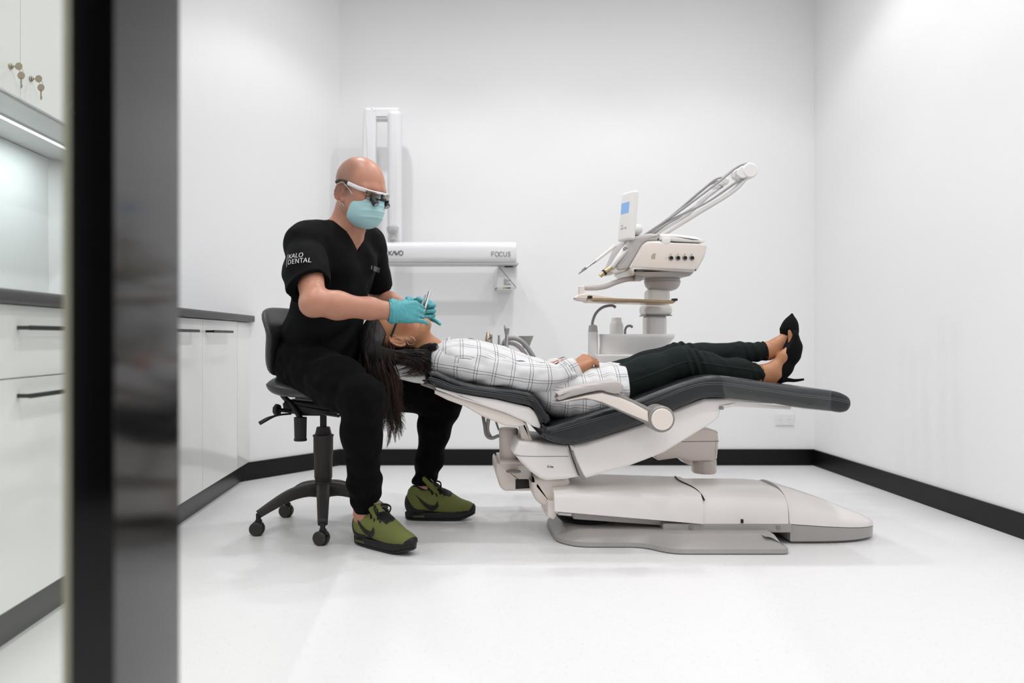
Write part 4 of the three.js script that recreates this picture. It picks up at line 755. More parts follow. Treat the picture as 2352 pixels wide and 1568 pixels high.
// a whole figure: coarse grid below a plane through the neck, finer grid for the head above it, joined into one geometry
function figure(list, b, cell, p, n, headBox, headCell) {
  const s = half(p, n);
  const keep = (g, sign) => { const q = g.attributes.position, out = [], ix = g.index.array; for (let i = 0; i < ix.length; i += 3) { const c = [0, 1, 2].map((k) => s(q.getX(ix[i + k]), q.getY(ix[i + k]), q.getZ(ix[i + k]))); if (sign * (c[0] + c[1] + c[2]) / 3 < 0.003) out.push(ix[i], ix[i + 1], ix[i + 2]); } g.setIndex(out); return g; };
  const low = keep(meshField(list, b.min, b.max, cell, (x, y, z, d) => Math.max(d, s(x, y, z) - 0.03)), 1), top = keep(meshField(list, headBox.min, headBox.max, headCell, (x, y, z, d) => Math.max(d, -0.03 - s(x, y, z))), -1);
  return mergeGeometries([low, top]);
}
// head in its own frame: x forward, y up, z to its right; eyes at y = 0, chin near -0.115, crown near 0.118
function headParts(s = {}) {
  const w = s.w || 1, P = [
    ell(V(-0.014, 0.034, 0), [0.099, 0.086, 0.077 * w], 0.02),
    ell(V(0.030, -0.005, 0), [0.064, 0.085, 0.066 * w], 0.03),
    ell(V(0.036, -0.068, 0), [0.052, 0.046, 0.050 * w], 0.03),
    cap(V(0.000, -0.050, 0.052 * w), V(0.070, -0.097, 0.020), 0.020, 0.016, 0.03), cap(V(0.000, -0.050, -0.052 * w), V(0.070, -0.097, -0.020), 0.020, 0.016, 0.03),
    ell(V(0.080, -0.100, 0), [0.016, 0.016, 0.022], 0.02),
    cap(V(0.084, 0.020, 0.016), V(0.070, 0.016, 0.046), 0.012, 0.010, 0.02), cap(V(0.084, 0.020, -0.016), V(0.070, 0.016, -0.046), 0.012, 0.010, 0.02),
    ell(V(0.058, -0.030, 0.040 * w), [0.028, 0.026, 0.022], 0.025), ell(V(0.058, -0.030, -0.040 * w), [0.028, 0.026, 0.022], 0.025),
    cap(V(0.088, 0.008, 0), V(0.110 + (s.nose || 0), -0.030, 0), 0.008, 0.0105, 0.014), ell(V(0.100, -0.036, 0.010), [0.010, 0.008, 0.007], 0.008), ell(V(0.100, -0.036, -0.010), [0.010, 0.008, 0.007], 0.008),
    ell(V(0.085, -0.066, 0), [0.013, 0.007, 0.024], 0.008), ell(V(0.083, -0.078, 0), [0.012, 0.007, 0.021], 0.008),
  ];
  for (const z of [1, -1]) {
    P.push({ ...ell(V(0.088, -0.001, z * 0.032), [0.014, 0.011, 0.017], 0.01), cut: true });
    P.push(ell(V(-0.010, -0.018, z * 0.082 * w), [0.0195, 0.032, 0.0075], 0.006, new THREE.Quaternion().setFromEuler(new THREE.Euler(0, z * 0.52, 0.15))), ell(V(0.002, -0.048, z * 0.077 * w), [0.008, 0.010, 0.006], 0.008));
    const rim = []; for (let i = 0; i <= 9; i++) { const a = 0.5 + i / 9 * 4.1; rim.push([V(-0.009 + 0.0165 * Math.cos(a) + 0.003 * Math.sin(a), -0.018 + 0.031 * Math.sin(a), z * (0.0865 * w - 0.009 * Math.cos(a))), 0.0040]); } P.push(...chain(rim, 0.003));
    P.push({ ...ell(V(-0.004, -0.016, z * 0.089 * w), [0.008, 0.017, 0.006], 0.003), cut: true });
  }
  return P;
}
// hand in its own frame: x along the fingers, y out of the back of the hand, z to the thumb side; curls in degrees towards the palm
function handParts(pose, s = 1) {
  const P = [], L = [[0.044, 0.026, 0.021], [0.049, 0.030, 0.022], [0.045, 0.028, 0.021], [0.036, 0.021, 0.019]], z0 = [0.030, 0.0095, -0.0115, -0.031], x0 = [0.088, 0.092, 0.087, 0.078], R = [0.0093, 0.0096, 0.0092, 0.0083];
  P.push(cap(V(-0.03, 0, 0), V(0.012, 0, 0.002), 0.027, 0.024, 0.03));
  for (let i = 0; i < 4; i++) P.push(cap(V(0.005, 0, z0[i] * 0.62), V(x0[i] - 0.006, 0.002, z0[i]), 0.0165, 0.0125, 0.016));
  P.push(cap(V(0.015, -0.008, 0.020), V(0.045, -0.012, 0.022), 0.016, 0.014, 0.02), cap(V(0.018, -0.008, -0.02), V(0.05, -0.008, -0.026), 0.015, 0.012, 0.02));
  const tips = [];
  for (let i = 0; i < 4; i++) {
    const [a, b, c, sp = 0] = pose.fingers[i]; let p = V(x0[i], 0.001, z0[i]), ang = 0, pts = [[p, R[i] * 1.1]];
    [a, b, c].forEach((q, j) => { ang += q * Math.PI / 180; const sa = sp * Math.PI / 180; p = V(p.x + L[i][j] * Math.cos(ang) * Math.cos(sa), p.y - L[i][j] * Math.sin(ang), p.z + L[i][j] * Math.cos(ang) * Math.sin(sa)); pts.push([p, R[i] * (1 - 0.09 * (j + 1))]); });
    tips.push(p); for (let j = 0; j + 1 < pts.length; j++) P.push(cap(pts[j][0], pts[j + 1][0], pts[j][1], pts[j + 1][1], j ? 0.003 : 0.006));
  }
  let p = V(0.022, -0.008, 0.026); const tp = [[p, 0.014]]; pose.thumb.forEach((d, j) => { p = p.clone().add(V(...d).normalize().multiplyScalar([0.040, 0.031, 0.024][j])); tp.push([p, [0.0115, 0.0105, 0.009][j]]); });
  for (let j = 0; j + 1 < tp.length; j++) P.push(cap(tp[j][0], tp[j + 1][0], tp[j][1], tp[j + 1][1], 0.008));
  return { P, tips, thumb: p, s };
}

// ---------------------------------------------------------------- writing laid on a curved surface
const { FontLoader } = await import('three/addons/loaders/FontLoader.js');
const fontRegular = await new FontLoader().loadAsync('fonts/droid/droid_sans_regular.typeface.json');
function onto(field, geo, o, u, v, lift = 0.003) {   // wrap a flat geometry (x, y) on a surface: it stands at o, spanned by u and v, and is pressed on along -n
  const n = u.clone().cross(v).normalize(), p = geo.attributes.position;
  for (let i = 0; i < p.count; i++) {
    const q = o.clone().addScaledVector(u, p.getX(i)).addScaledVector(v, p.getY(i)).addScaledVector(n, 0.13); let t = 0;
    for (let s = 0; s < 60; s++) { const d = field(q.x - n.x * t, q.y - n.y * t, q.z - n.z * t); if (d < 0.0003 || t > 0.26) break; t += Math.max(0.0003, d * 0.7); }
    q.addScaledVector(n, -t + lift); p.setXYZ(i, q.x, q.y, q.z);
  }
  geo.computeVertexNormals(); return geo;
}
function fine(geo, size) {   // split triangles until they are small enough to follow a curve
  const g = geo.index ? geo.toNonIndexed() : geo, p = g.attributes.position, out = [];
  const cut = (a, b, c, n) => { const l = Math.max(a.distanceTo(b), b.distanceTo(c), c.distanceTo(a)); if (l < size || n > 5) { out.push(a, b, c); return; } const m = a.clone().add(b).multiplyScalar(0.5), q = b.clone().add(c).multiplyScalar(0.5), r = c.clone().add(a).multiplyScalar(0.5); cut(a, m, r, n + 1); cut(m, b, q, n + 1); cut(r, q, c, n + 1); cut(m, q, r, n + 1); };
  for (let i = 0; i < p.count; i += 3) cut(V(p.getX(i), p.getY(i), 0), V(p.getX(i + 1), p.getY(i + 1), 0), V(p.getX(i + 2), p.getY(i + 2), 0), 0);
  const h = new THREE.BufferGeometry(); h.setAttribute('position', new THREE.Float32BufferAttribute(out.flatMap((v) => [v.x, v.y, v.z]), 3)); return h;
}
const words = (text, size, x, y, s = 0.004) => { const g = fine(new THREE.ShapeGeometry(fontRegular.generateShapes(text, size), 5), s); g.translate(x, y, 0); return g; };
const outline = (pts, s = 0.004) => fine(new THREE.ShapeGeometry(new THREE.Shape(pts.map(([x, y]) => new THREE.Vector2(x, y)))), s);
const swoosh = (L) => { const pts = []; const top = new THREE.CatmullRomCurve3([V(-0.02, 0.20, 0), V(0.12, 0.04, 0), V(0.35, 0.06, 0), V(1, 0.42, 0)]).getPoints(16), low = new THREE.CatmullRomCurve3([V(1, 0.42, 0), V(0.4, -0.10, 0), V(0.12, -0.13, 0), V(-0.06, 0.02, 0), V(-0.02, 0.20, 0)]).getPoints(18); for (const p of [...top, ...low.slice(1, -1)]) pts.push([p.x * L, p.y * L]); return outline(pts, 0.006); };

// ---------------------------------------------------------------- trainers (own frame: x to the toe, y up, z to the right of the foot)
function trainer(parent, origin, dir, right) {
  const g = new THREE.Group(); g.name = 'shoe'; parent.add(g); g.position.copy(origin); g.rotation.y = -Math.atan2(dir.z, dir.x); g.userData.label = 'olive green and black trainer';
  const m = right ? 1 : -1, out = [];
  const half_w = (x) => 0.040 * Math.pow(Math.max(0, 1 - Math.pow(Math.abs((x - 0.15) / 0.152), 3.4)), 0.5) * lerp(0.82, 1.1, smooth(0.05, 0.22, x));
  const bend = (x) => m * -0.012 * Math.sin(clamp((x - 0.1) / 0.2, 0, 1) * Math.PI * 0.6);
  for (let i = 0; i <= 30; i++) { const x = lerp(-0.0015, 0.3015, i / 30); out.push([x, half_w(x) + bend(x)]); }
  for (let i = 29; i > 0; i--) { const x = lerp(-0.0015, 0.3015, i / 30); out.push([x, -half_w(x) + bend(x)]); }
  const lift = (geo) => { const p = geo.attributes.position; for (let i = 0; i < p.count; i++) p.setY(i, p.getY(i) + 0.022 * Math.pow(smooth(0.2, 0.31, p.getX(i)), 1.5)); geo.computeVertexNormals(); return toCreasedNormals(geo, 0.7); };
  part('outsole', lift(stack(out, [[0.0005, 0.007], [0.004, 0.002], [0.010, 0.001], [0.011, 0.004], [0.012, 0.001], [0.030, 0], [0.036, 0.003]])), M.shoeBlack, g, 'thick black sole');
  part('air_window', box(0.035, 0.085, 0.016, 0.024, m * 0.0245, m * 0.0352, 0.002), std(0x4d5030, 0.2), g, 'clear olive sole window');
  const up = [ell(V(0.238, 0.052, bend(0.24)), [0.062, 0.034, 0.043], 0.03), ell(V(0.165, 0.062, bend(0.16)), [0.075, 0.044, 0.039], 0.03), ell(V(0.055, 0.060, 0), [0.056, 0.046, 0.034], 0.03), cap(V(0.052, 0.070, 0), V(0.046, 0.100, 0), 0.040, 0.033, 0.02), cap(V(0.10, 0.075, 0), V(0.19, 0.062, bend(0.19)), 0.034, 0.030, 0.03)];
  const opening = { ...ell(V(0.058, 0.122, 0), [0.050, 0.036, 0.025], 0.006, new THREE.Quaternion().setFromEuler(new THREE.Euler(0, 0, -0.2))), cut: true };
  const lo = V(-0.02, 0.0, -0.07), hi = V(0.32, 0.16, 0.07);
  const upper = part('upper', meshField([...up, opening], lo, hi, 0.004, (x, y, z, d) => Math.max(d, 0.026 + 0.02 * Math.pow(smooth(0.2, 0.31, x), 1.5) - y), 1), M.olive, g, 'olive suede upper');
  const shell = fieldOf(up);
  part('mudguard', meshField(grown(up, 0.0022), lo, hi, 0.004, (x, y, z, d) => Math.max(d, 0.027 + 0.02 * Math.pow(smooth(0.2, 0.31, x), 1.5) - y, y - (0.043 + 0.042 * smooth(0.05, -0.008, x) + 0.006 * Math.sin(x * 22 + 1) + 0.024 * smooth(0.27, 0.295, x))), 1), M.shoeBlack, g, 'black mudguard and toe cap');
  part('collar_lining', meshField([ell(V(0.060, 0.100, 0), [0.046, 0.020, 0.026], 0.01)], V(0, 0.07, -0.04), V(0.12, 0.13, 0.04), 0.004), M.shoeBlack, g);
  part('tongue', meshField([cap(V(0.155, 0.088, bend(0.15)), V(0.084, 0.148, 0), 0.011, 0.010, 0.01), cap(V(0.15, 0.086, 0.018), V(0.082, 0.142, 0.026), 0.010, 0.009, 0.02), cap(V(0.15, 0.086, -0.018), V(0.082, 0.142, -0.026), 0.010, 0.009, 0.02)], V(0.06, 0.06, -0.05), V(0.18, 0.17, 0.05), 0.004), M.olive, g, 'olive tongue');
  part('lacing_panel', meshField(grown(up, 0.0024), lo, hi, 0.004, (x, y, z, d) => Math.max(d, 0.068 - 0.10 * (x - 0.1) - y, 0.098 - x, x - 0.205 + 0.5 * Math.abs(z), Math.abs(z) - 0.024)), M.shoeBlack, g, 'black lacing panel');
  const tongueLabel = part('tongue_label', box(-0.0015, 0.0015, -0.014, 0.014, -0.019, 0.019, 0.001).rotateZ(0.85).translate(0.1105, 0.1410, 0), std(0x9c8f72, 0.8), g, 'tan tongue label');
  const sw0 = swoosh(0.026); { const p = sw0.attributes.position; for (let i = 0; i < p.count; i++) { const a = p.getX(i) - 0.012, b = p.getY(i) - 0.002; p.setXYZ(i, 0.1130 - 0.75 * b * 0.9, 0.1430 + b * 0.66, -a * 1); } } part('emblem', sw0, M.shoeBlack, tongueLabel);
  for (const s of [1, -1]) part('side_emblem', onto(shell, swoosh(0.095).scale(s > 0 ? -1 : 1, 1, 1), V(0.138, 0.056, s * 0.03), V(s, 0, 0), V(0, 1, 0), 0.0032), M.shoeBlack, g, 'black curved side emblem');
  // laces: rows across the instep and a bow
  const lace = []; for (let i = 0; i < 5; i++) { const x = 0.112 + i * 0.019, y = 0.114 - i * 0.0062; lace.push(tube([V(x + 0.006, y - 0.022, -0.030), V(x, y - 0.004, -0.020), V(x - 0.002, y + 0.004, 0), V(x, y - 0.004, 0.020), V(x + 0.006, y - 0.022, 0.030)], 0.0042, 20, 6)); lace.push(tube([V(x + 0.004, y - 0.010, -0.026), V(x + 0.010, y, 0.0), V(x + 0.018, y - 0.012, 0.026)], 0.0038, 14, 6)); }
  for (const s of [1, -1]) { lace.push(tube([V(0.118, 0.116, 0), V(0.130, 0.128, s * 0.022), V(0.150, 0.122, s * 0.040), V(0.150, 0.108, s * 0.030), V(0.124, 0.112, s * 0.006)], 0.003, 26, 6)); lace.push(tube([V(0.118, 0.116, 0), V(0.140, 0.118, s * 0.018), V(0.172, 0.094, s * 0.034)], 0.0028, 18, 6)); }
  lace.push(ball(V(0.120, 0.115, 0), 0.007));
  part('laces', lace, M.lace, g, 'black laces');
  g.traverse((o) => { if (o.isMesh && o.name !== 'outsole' && o.name !== 'air_window') { const p = o.geometry.attributes.position; for (let i = 0; i < p.count; i++) if (p.getY(i) > 0.03) p.setY(i, 0.03 + (p.getY(i) - 0.03) * lerp(1.32, 0.93, smooth(0.13, 0.27, p.getX(i)))); p.needsUpdate = true; } });
  return g;
}

// ---------------------------------------------------------------- the dentist
const skinMat = new THREE.MeshPhysicalMaterial({ color: 0xffffff, vertexColors: true, roughness: 0.36, specularIntensity: 0.7, sheen: 0.15, sheenRoughness: 0.5, sheenColor: new THREE.Color(0xffb090), bumpMap: rep(grainTex, 12), bumpScale: 0.0002 });
{
  const man = thing('person', 'person in black scrubs, mask and teal gloves seated working on the patient', 'person');
  const th = 0.52, F = V(Math.cos(th), 0, Math.sin(th)), R = V(-Math.sin(th), 0, Math.cos(th)), Q = new THREE.Quaternion().setFromEuler(new THREE.Euler(0, -th, 0)), UP = V(0, 1, 0);
  const off = (p, f = 0, u = 0, r = 0) => p.clone().addScaledVector(F, f).addScaledVector(UP, u).addScaledVector(R, r);
  const lean = (p) => new THREE.Quaternion().setFromEuler(new THREE.Euler(0, -th, -p, 'YXZ'));
  // joints
  const pelvis = at(728, 828, 3.09), waist = at(744, 752, 3.07), chest = at(766, 640, 3.05), neckBase = at(782, 540, 3.05);
  const headC = at(827, 437, 2.985), shN = at(697, 563, 2.875), shF = at(850, 566, 3.20), elN = at(722, 694, 2.69), wrN = at(902, 714, 2.80), elF = at(868, 690, 3.37), wrF = at(938, 706, 3.16);
  const hipN = off(pelvis, 0.01, -0.01, 0.095), hipF = off(pelvis, 0.01, -0.01, -0.095), knN = at(838, 912, 2.72), anN = at(836, 1183, 2.868), knF = at(1018, 925, 3.30), anF = at(972, 1118, 3.29);
  const shoeN = at(816, 1245, 2.905), shoeF = at(931, 1192, 3.27); shoeN.y = shoeF.y = 0;
  const dirN = V(0.76, 0, 0.65).normalize(), dirF = V(1, 0, 0.02).normalize();
  const headM = frame(headC, V(Math.cos(0.66) * Math.cos(0.33), -Math.sin(0.33), Math.sin(0.66) * Math.cos(0.33)), UP); headM.scale(V(1.06, 1.06, 1.06));
  const hp = (x, y, z) => V(x, y, z).applyMatrix4(headM);
  const headPrims = moved(headParts(), headM);
  const torso = [ell(pelvis, [0.115, 0.105, 0.165], 0.06, Q), ell(waist, [0.112, 0.13, 0.150], 0.08, lean(0.05)), ell(chest, [0.122, 0.165, 0.165], 0.08, lean(0.12)), cap(off(shN, 0, 0.01, -0.03), off(shF, 0, 0.01, 0.03), 0.062, 0.062, 0.06), cap(neckBase, off(shN, 0, 0.03, -0.06), 0.052, 0.040, 0.05), cap(neckBase, off(shF, 0, 0.03, 0.06), 0.052, 0.040, 0.05), ell(off(chest, 0.055, 0.055, 0.07), [0.07, 0.07, 0.075], 0.04, Q), ell(off(chest, 0.055, 0.055, -0.07), [0.07, 0.07, 0.075], 0.04, Q)];
  const neck = [cap(off(neckBase, 0.0, -0.04), hp(-0.028, -0.045, 0), 0.064, 0.058, 0.035), cap(off(neckBase, 0.045, -0.03), hp(0.03, -0.08, 0), 0.045, 0.04, 0.03)];
  const arms = [...chain([[shN, 0.056], [shN.clone().lerp(elN, 0.5), 0.052], [elN, 0.043]], 0.03), ...chain([[elN, 0.043], [elN.clone().lerp(wrN, 0.28).add(V(0, -0.002, 0)), 0.047], [elN.clone().lerp(wrN, 0.7), 0.036], [wrN, 0.0265]], 0.03), ell(elN.clone().add(V(-0.012, -0.010, 0.0)), [0.034, 0.034, 0.036], 0.03),
    ...chain([[shF, 0.056], [elF, 0.043]], 0.03), ...chain([[elF, 0.043], [elF.clone().lerp(wrF, 0.35), 0.046], [wrF, 0.027]], 0.03)];
  const legs = [...chain([[hipN, 0.095], [hipN.clone().lerp(knN, 0.6), 0.075], [knN, 0.060]], 0.05), ...chain([[knN, 0.056], [knN.clone().lerp(anN, 0.3).add(V(-0.015, 0, 0)), 0.056], [anN, 0.036]], 0.03), ...chain([[hipF, 0.095], [hipF.clone().lerp(knF, 0.6), 0.075], [knF, 0.060]], 0.05), ...chain([[knF, 0.056], [knF.clone().lerp(anF, 0.3).add(V(-0.015, 0, 0)), 0.056], [anF, 0.036]], 0.03),
    ...chain([[anN, 0.036], [shoeN.clone().addScaledVector(dirN, 0.055).setY(0.075), 0.031], [shoeN.clone().addScaledVector(dirN, 0.17).setY(0.055), 0.024]], 0.02), ...chain([[anF, 0.036], [shoeF.clone().addScaledVector(dirF, 0.055).setY(0.075), 0.031], [shoeF.clone().addScaledVector(dirF, 0.17).setY(0.055), 0.024]], 0.02)];
  // hands
  const hN = frame(wrN, V(0.96, -0.03, -0.26), V(0.22, 0.22, 0.95)); hN.multiply(new THREE.Matrix4().makeScale(1, 1, -1));
  const poseN = handParts({ fingers: [[48, 55, 25, -4], [52, 52, 25], [46, 50, 25, 2], [16, 24, 14, -2]], thumb: [[0.7, -0.45, 0.35], [0.93, -0.35, -0.12], [0.95, -0.2, -0.25]] });
  const hF = frame(wrF, V(0.985, -0.12, 0.06), V(-0.05, 0.30, -0.95));
  const poseF = handParts({ fingers: [[62, 88, 35, 6], [68, 82, 35, 3], [60, 62, 30], [14, 26, 12, -12]], thumb: [[0.55, -0.6, 0.5], [0.80, -0.55, -0.1], [0.8, -0.5, -0.2]] });
  const handN = moved(poseN.P, hN), handF = moved(poseF.P, hF);
  const all = [...torso, ...neck, ...headPrims, ...arms, ...legs, ...grown(handN, -0.0045), ...grown(handF, -0.0045)];
  const b = new THREE.Box3().setFromPoints([pelvis, headC, knN, anN, knF, shN, shF, elN, elF, shoeN, shoeF, hp(-0.1, 0.13, 0), hp(0.13, 0, 0)]); b.expandByScalar(0.22); b.min.y = 0.015;
  const body = figure(all, b, 0.0058, off(neckBase, 0, 0.035).lerp(hp(-0.01, -0.06, 0), 0.35), hp(0, 0, 0).sub(neckBase), new THREE.Box3(hp(0, 0, 0).addScalar(-0.19), hp(0, 0, 0).addScalar(0.19)), 0.0028);
  const headInv = headM.clone().invert(), tone = lin(0xb98069), pale = lin(0xc8927a), rosy = lin(0xb26a57), stub = lin(0x83675c), lip = lin(0xa85f55), dark = lin(0x4a3226);
  paint(body, (x, y, z) => {
    const q = into(headInv, x, y, z), n = noise(x * 60, y * 60, z * 60) * 0.5 + noise(x * 16, y * 16, z * 16) * 0.5; let c = mix3(tone, pale, 0.5 + 0.4 * n);
    if (q.length() < 0.19) {
      c = mix3(c, rosy, 0.35 * smooth(0.045, 0.02, Math.hypot(q.x - 0.055, q.y + 0.035, Math.abs(q.z) - 0.045)));
      c = mix3(c, rosy, 0.5 * smooth(0.074, 0.082, Math.abs(q.z)) * smooth(0.03, -0.02, q.y));
      const line = smooth(0.040, 0.004, q.x + 0.12 * (q.y - 0.05) + 0.004 * noise(q.x * 90, q.y * 90, q.z * 90)) * smooth(-0.045, -0.02, q.y) * smooth(0.118, 0.088, q.y + 0.25 * (q.x + 0.03));   // shaved hair round the sides
      c = mix3(c, stub, line * (0.55 + 0.12 * noise(q.x * 700, q.y * 700, q.z * 700)));
      if (q.x > 0.076 && Math.abs(q.z) < 0.024 && q.y < -0.060 && q.y > -0.084) c = mix3(c, lip, 0.7);
    }
    return c;
  });
  part('body', body, skinMat, man, 'bald head, bare forearms and ankles');
  for (const s of [1, -1]) { const c = hp(0.076, -0.001, s * 0.032); const e = part('eye', ball(c, 0.0125), M.eyeWhite, man); const d = hp(0.076 + 0.0105, -0.006, s * 0.032); part('iris', ball(d, 0.0045), M.iris, e); part('eyelid', meshField([{ ...ell(V(0.0755, 0.0005, s * 0.032), [0.0138, 0.0138, 0.0145], 0.001) }].flatMap((p) => moved([p], headM)), hp(0.07, 0, s * 0.032).addScalar(-0.03), hp(0.07, 0, s * 0.032).addScalar(0.03), 0.0022, (x, y, z, dd) => { const q = into(headInv, x, y, z); return Math.max(dd, -(q.y + 0.001)); }), std(0xb97c66, 0.5), e); }
  // gloves
  for (const [list, m, w, o] of [[handN, hN, wrN, 0], [handF, hF, wrF, 0]]) {
    const o3 = V(0, 0, 0).applyMatrix4(m), x3 = V(1, 0, 0).transformDirection(m), cutP = half(o3.clone().addScaledVector(x3, -0.016), x3.clone().negate());
    const bb = new THREE.Box3().setFromPoints([o3, V(0.17, 0, 0).applyMatrix4(m), V(0.1, 0, 0.08).applyMatrix4(m), V(0.1, 0, -0.08).applyMatrix4(m), V(0.1, -0.08, 0).applyMatrix4(m)]); bb.expandByScalar(0.05);
    const inv = m.clone().invert();
    const gl = part('glove', meshField(grown(list, 0.0006), bb.min, bb.max, 0.0028, (x, y, z, d) => { const q = into(inv, x, y, z); const wr = 0.0010 * Math.sin(q.x * 420 + noise(x * 60, y * 60, z * 60) * 3) * smooth(0.06, 0.0, q.x) + 0.0008 * noise(x * 130, y * 130, z * 130); return Math.max(d + wr - 0.0105 * smooth(0.03, -0.010, q.x), cutP(x, y, z)); }), M.glove, man, 'teal nitrile glove');
    const ring = []; for (let j = 0; j < 24; j++) { const a = j / 24 * Math.PI * 2; ring.push(V(-0.015, Math.cos(a) * 0.0375, Math.sin(a) * 0.0375).applyMatrix4(m)); } part('rolled_cuff', tube(ring, 0.0018, 60, 6, true), M.glove, gl);
  }
  // trousers
  const tro = [ell(pelvis, [0.128, 0.105, 0.178], 0.06, Q), ...chain([[hipN, 0.108], [hipN.clone().lerp(knN, 0.6), 0.092], [knN.clone().add(V(-0.005, 0, 0)), 0.079]], 0.05), ...chain([[knN.clone().add(V(-0.005, 0, 0)), 0.076], [knN.clone().lerp(anN, 0.3).add(V(-0.012, 0, 0)), 0.071], [knN.clone().lerp(anN, 0.72), 0.058], [anN.clone().add(V(0.004, 0.01, 0)), 0.044]], 0.03), ...chain([[hipF, 0.108], [hipF.clone().lerp(knF, 0.6), 0.09], [knF, 0.077]], 0.05), ...chain([[knF, 0.075], [knF.clone().lerp(anF, 0.3).add(V(-0.012, 0, 0)), 0.068], [knF.clone().lerp(anF, 0.7), 0.055], [anF.clone().add(V(0, 0.01, 0)), 0.046]], 0.03)];
  const cutN = half(anN.clone().add(V(0, 0.012, 0)), V(0.0, -1, 0.0)), cutF = half(anF.clone().add(V(0, 0.012, 0)), V(0, -1, 0)), midX = (anN.x + anF.x) / 2;
  part('trousers', meshField(tro, b.min, b.max, 0.0065, (x, y, z, d) => { const w = 0.0055 * noise(x * 14, y * 26, z * 14) + 0.0022 * Math.sin(y * 95 + noise(x * 9, y * 5, z * 9) * 5) * smooth(0.45, 0.2, y) + 0.004 * noise(x * 30, y * 30, z * 30); return Math.max(d + w, y < 0.4 ? (x < midX ? cutN : cutF)(x, y, z) : -1); }), M.trouser, man, 'black jogger trousers');
  // scrub top: V-neck, short sleeves
  const slN = shN.clone().lerp(elN, 0.72), slF = shF.clone().lerp(elF, 0.72), aN = elN.clone().sub(shN).normalize(), aF = elF.clone().sub(shF).normalize();
  const top = [...grown(torso, 0.013), cap(waist, off(pelvis, 0.03, -0.02), 0.145, 0.150, 0.06), ...chain([[shN, 0.070], [shN.clone().lerp(elN, 0.45).add(V(-0.008, 0, 0)), 0.076], [shN.clone().lerp(elN, 0.85).add(V(-0.010, 0, 0)), 0.078]], 0.04), ...chain([[shF, 0.066], [shF.clone().lerp(elF, 0.9), 0.070]], 0.04)];
  top.push({ ...cap(shN.clone().lerp(elN, 0.60), elN.clone().addScaledVector(aN, 0.1), 0.055, 0.070, 0.001), k: 0.002, cut: true }, { ...cap(shF.clone().lerp(elF, 0.62), elF.clone().addScaledVector(aF, 0.1), 0.052, 0.064, 0.001), k: 0.002, cut: true });
  const cutSN = half(slN, aN.clone().add(V(0.25, 0.0, 0.0))), cutSF = half(slF, aF);
  const sleeveN = fieldOf(chain([[shN, 0.085], [elN, 0.105]], 0.01)), sleeveF = fieldOf(chain([[shF, 0.08], [elF, 0.1]], 0.01));
  const inTorso = fieldOf(grown(torso, 0.020));
  const hem = pelvis.y - 0.055;
  const topGeo = meshField(top, b.min, b.max, 0.0058, (x, y, z, d) => {
    const px = x - chest.x, pz = z - chest.z, f = px * F.x + pz * F.z, r = px * R.x + pz * R.z, u = y - chest.y;
    d += 0.005 * noise(x * 10, y * 16, z * 10) + 0.0035 * noise(x * 26, y * 22, z * 26) + 0.004 * Math.sin(y * 60 + r * 45 + noise(x * 7, y * 7, z * 7) * 4) * smooth(0.12, -0.12, u);
    if (inTorso(x, y, z) > 0) { if (sleeveN(x, y, z) < 0) d = Math.max(d, cutSN(x, y, z)); if (sleeveF(x, y, z) < 0) d = Math.max(d, cutSF(x, y, z)); }
    d = Math.max(d, hem - y);
    if (f > -0.02) d = Math.max(d, -Math.max(Math.abs(r) - 0.60 * (u - 0.098), -f - 0.02 - 0.2 * 0));   // the V of the neckline
    const nb = Math.hypot(x - neckBase.x, z - neckBase.z); d = Math.max(d, -Math.max(nb - 0.066, neckBase.y - 0.02 - y));
    return d;
  });
  part('scrub_top', topGeo, M.scrub, man, 'black short sleeved scrub top');
  const topField = topGeo.userData.field;
  { // sleeve lettering, sleeve tag, name badge
    const white = std(0xd9d6d2, 0.7), o = at(692, 600, 2.78), u = V(0.985, 0.09, 0.12).normalize(), v = V(-0.09, 0.99, -0.05).normalize();
    const big = mergeGeometries([words('KALO', 0.0178, -0.030, 0.0035), words('DENTAL', 0.0178, -0.030, -0.0185), outline([[-0.0355, -0.026], [-0.0338, -0.026], [-0.0338, 0.024], [-0.0355, 0.024]])].map((g) => { g.deleteAttribute('uv'); g.deleteAttribute('normal'); return g.index ? g.toNonIndexed() : g; }));
    part('sleeve_lettering', onto(topField, big, o, u, v), white, man, 'white sleeve lettering');
    part('sleeve_tag', onto(topField, outline([[-0.006, -0.007], [0.006, -0.007], [0.006, 0.007], [-0.006, 0.007]]), at(704, 645, 2.72), u, v), white, man, 'small white sleeve tag');
    const bo = at(893, 626, 2.98), bu = V(0.80, -0.22, -0.55).normalize(), bv = V(0.2, 0.97, 0.1).normalize();
    part('name_badge', onto(topField, outline([[-0.026, -0.010], [0.026, -0.010], [0.026, 0.010], [-0.026, 0.010]], 0.01), bo, bu, bv, 0.004), std(0x3a3a3c, 0.4), man, 'dark grey name badge');
    part('badge_clip', onto(topField, outline([[-0.040, -0.007], [-0.033, -0.007], [-0.033, 0.008], [-0.040, 0.008]], 0.01), bo, bu, bv, 0.004), std(0x55555a, 0.4), man);
  }
  // face mask with pleats, ear loops
  const maskP = moved([ell(V(0.052, -0.052, 0), [0.066, 0.064, 0.0685], 0.02), ell(V(0.050, -0.088, 0), [0.060, 0.042, 0.060], 0.03), cap(V(0.098, -0.020, 0), V(0.104, -0.055, 0), 0.022, 0.020, 0.03)], headM);
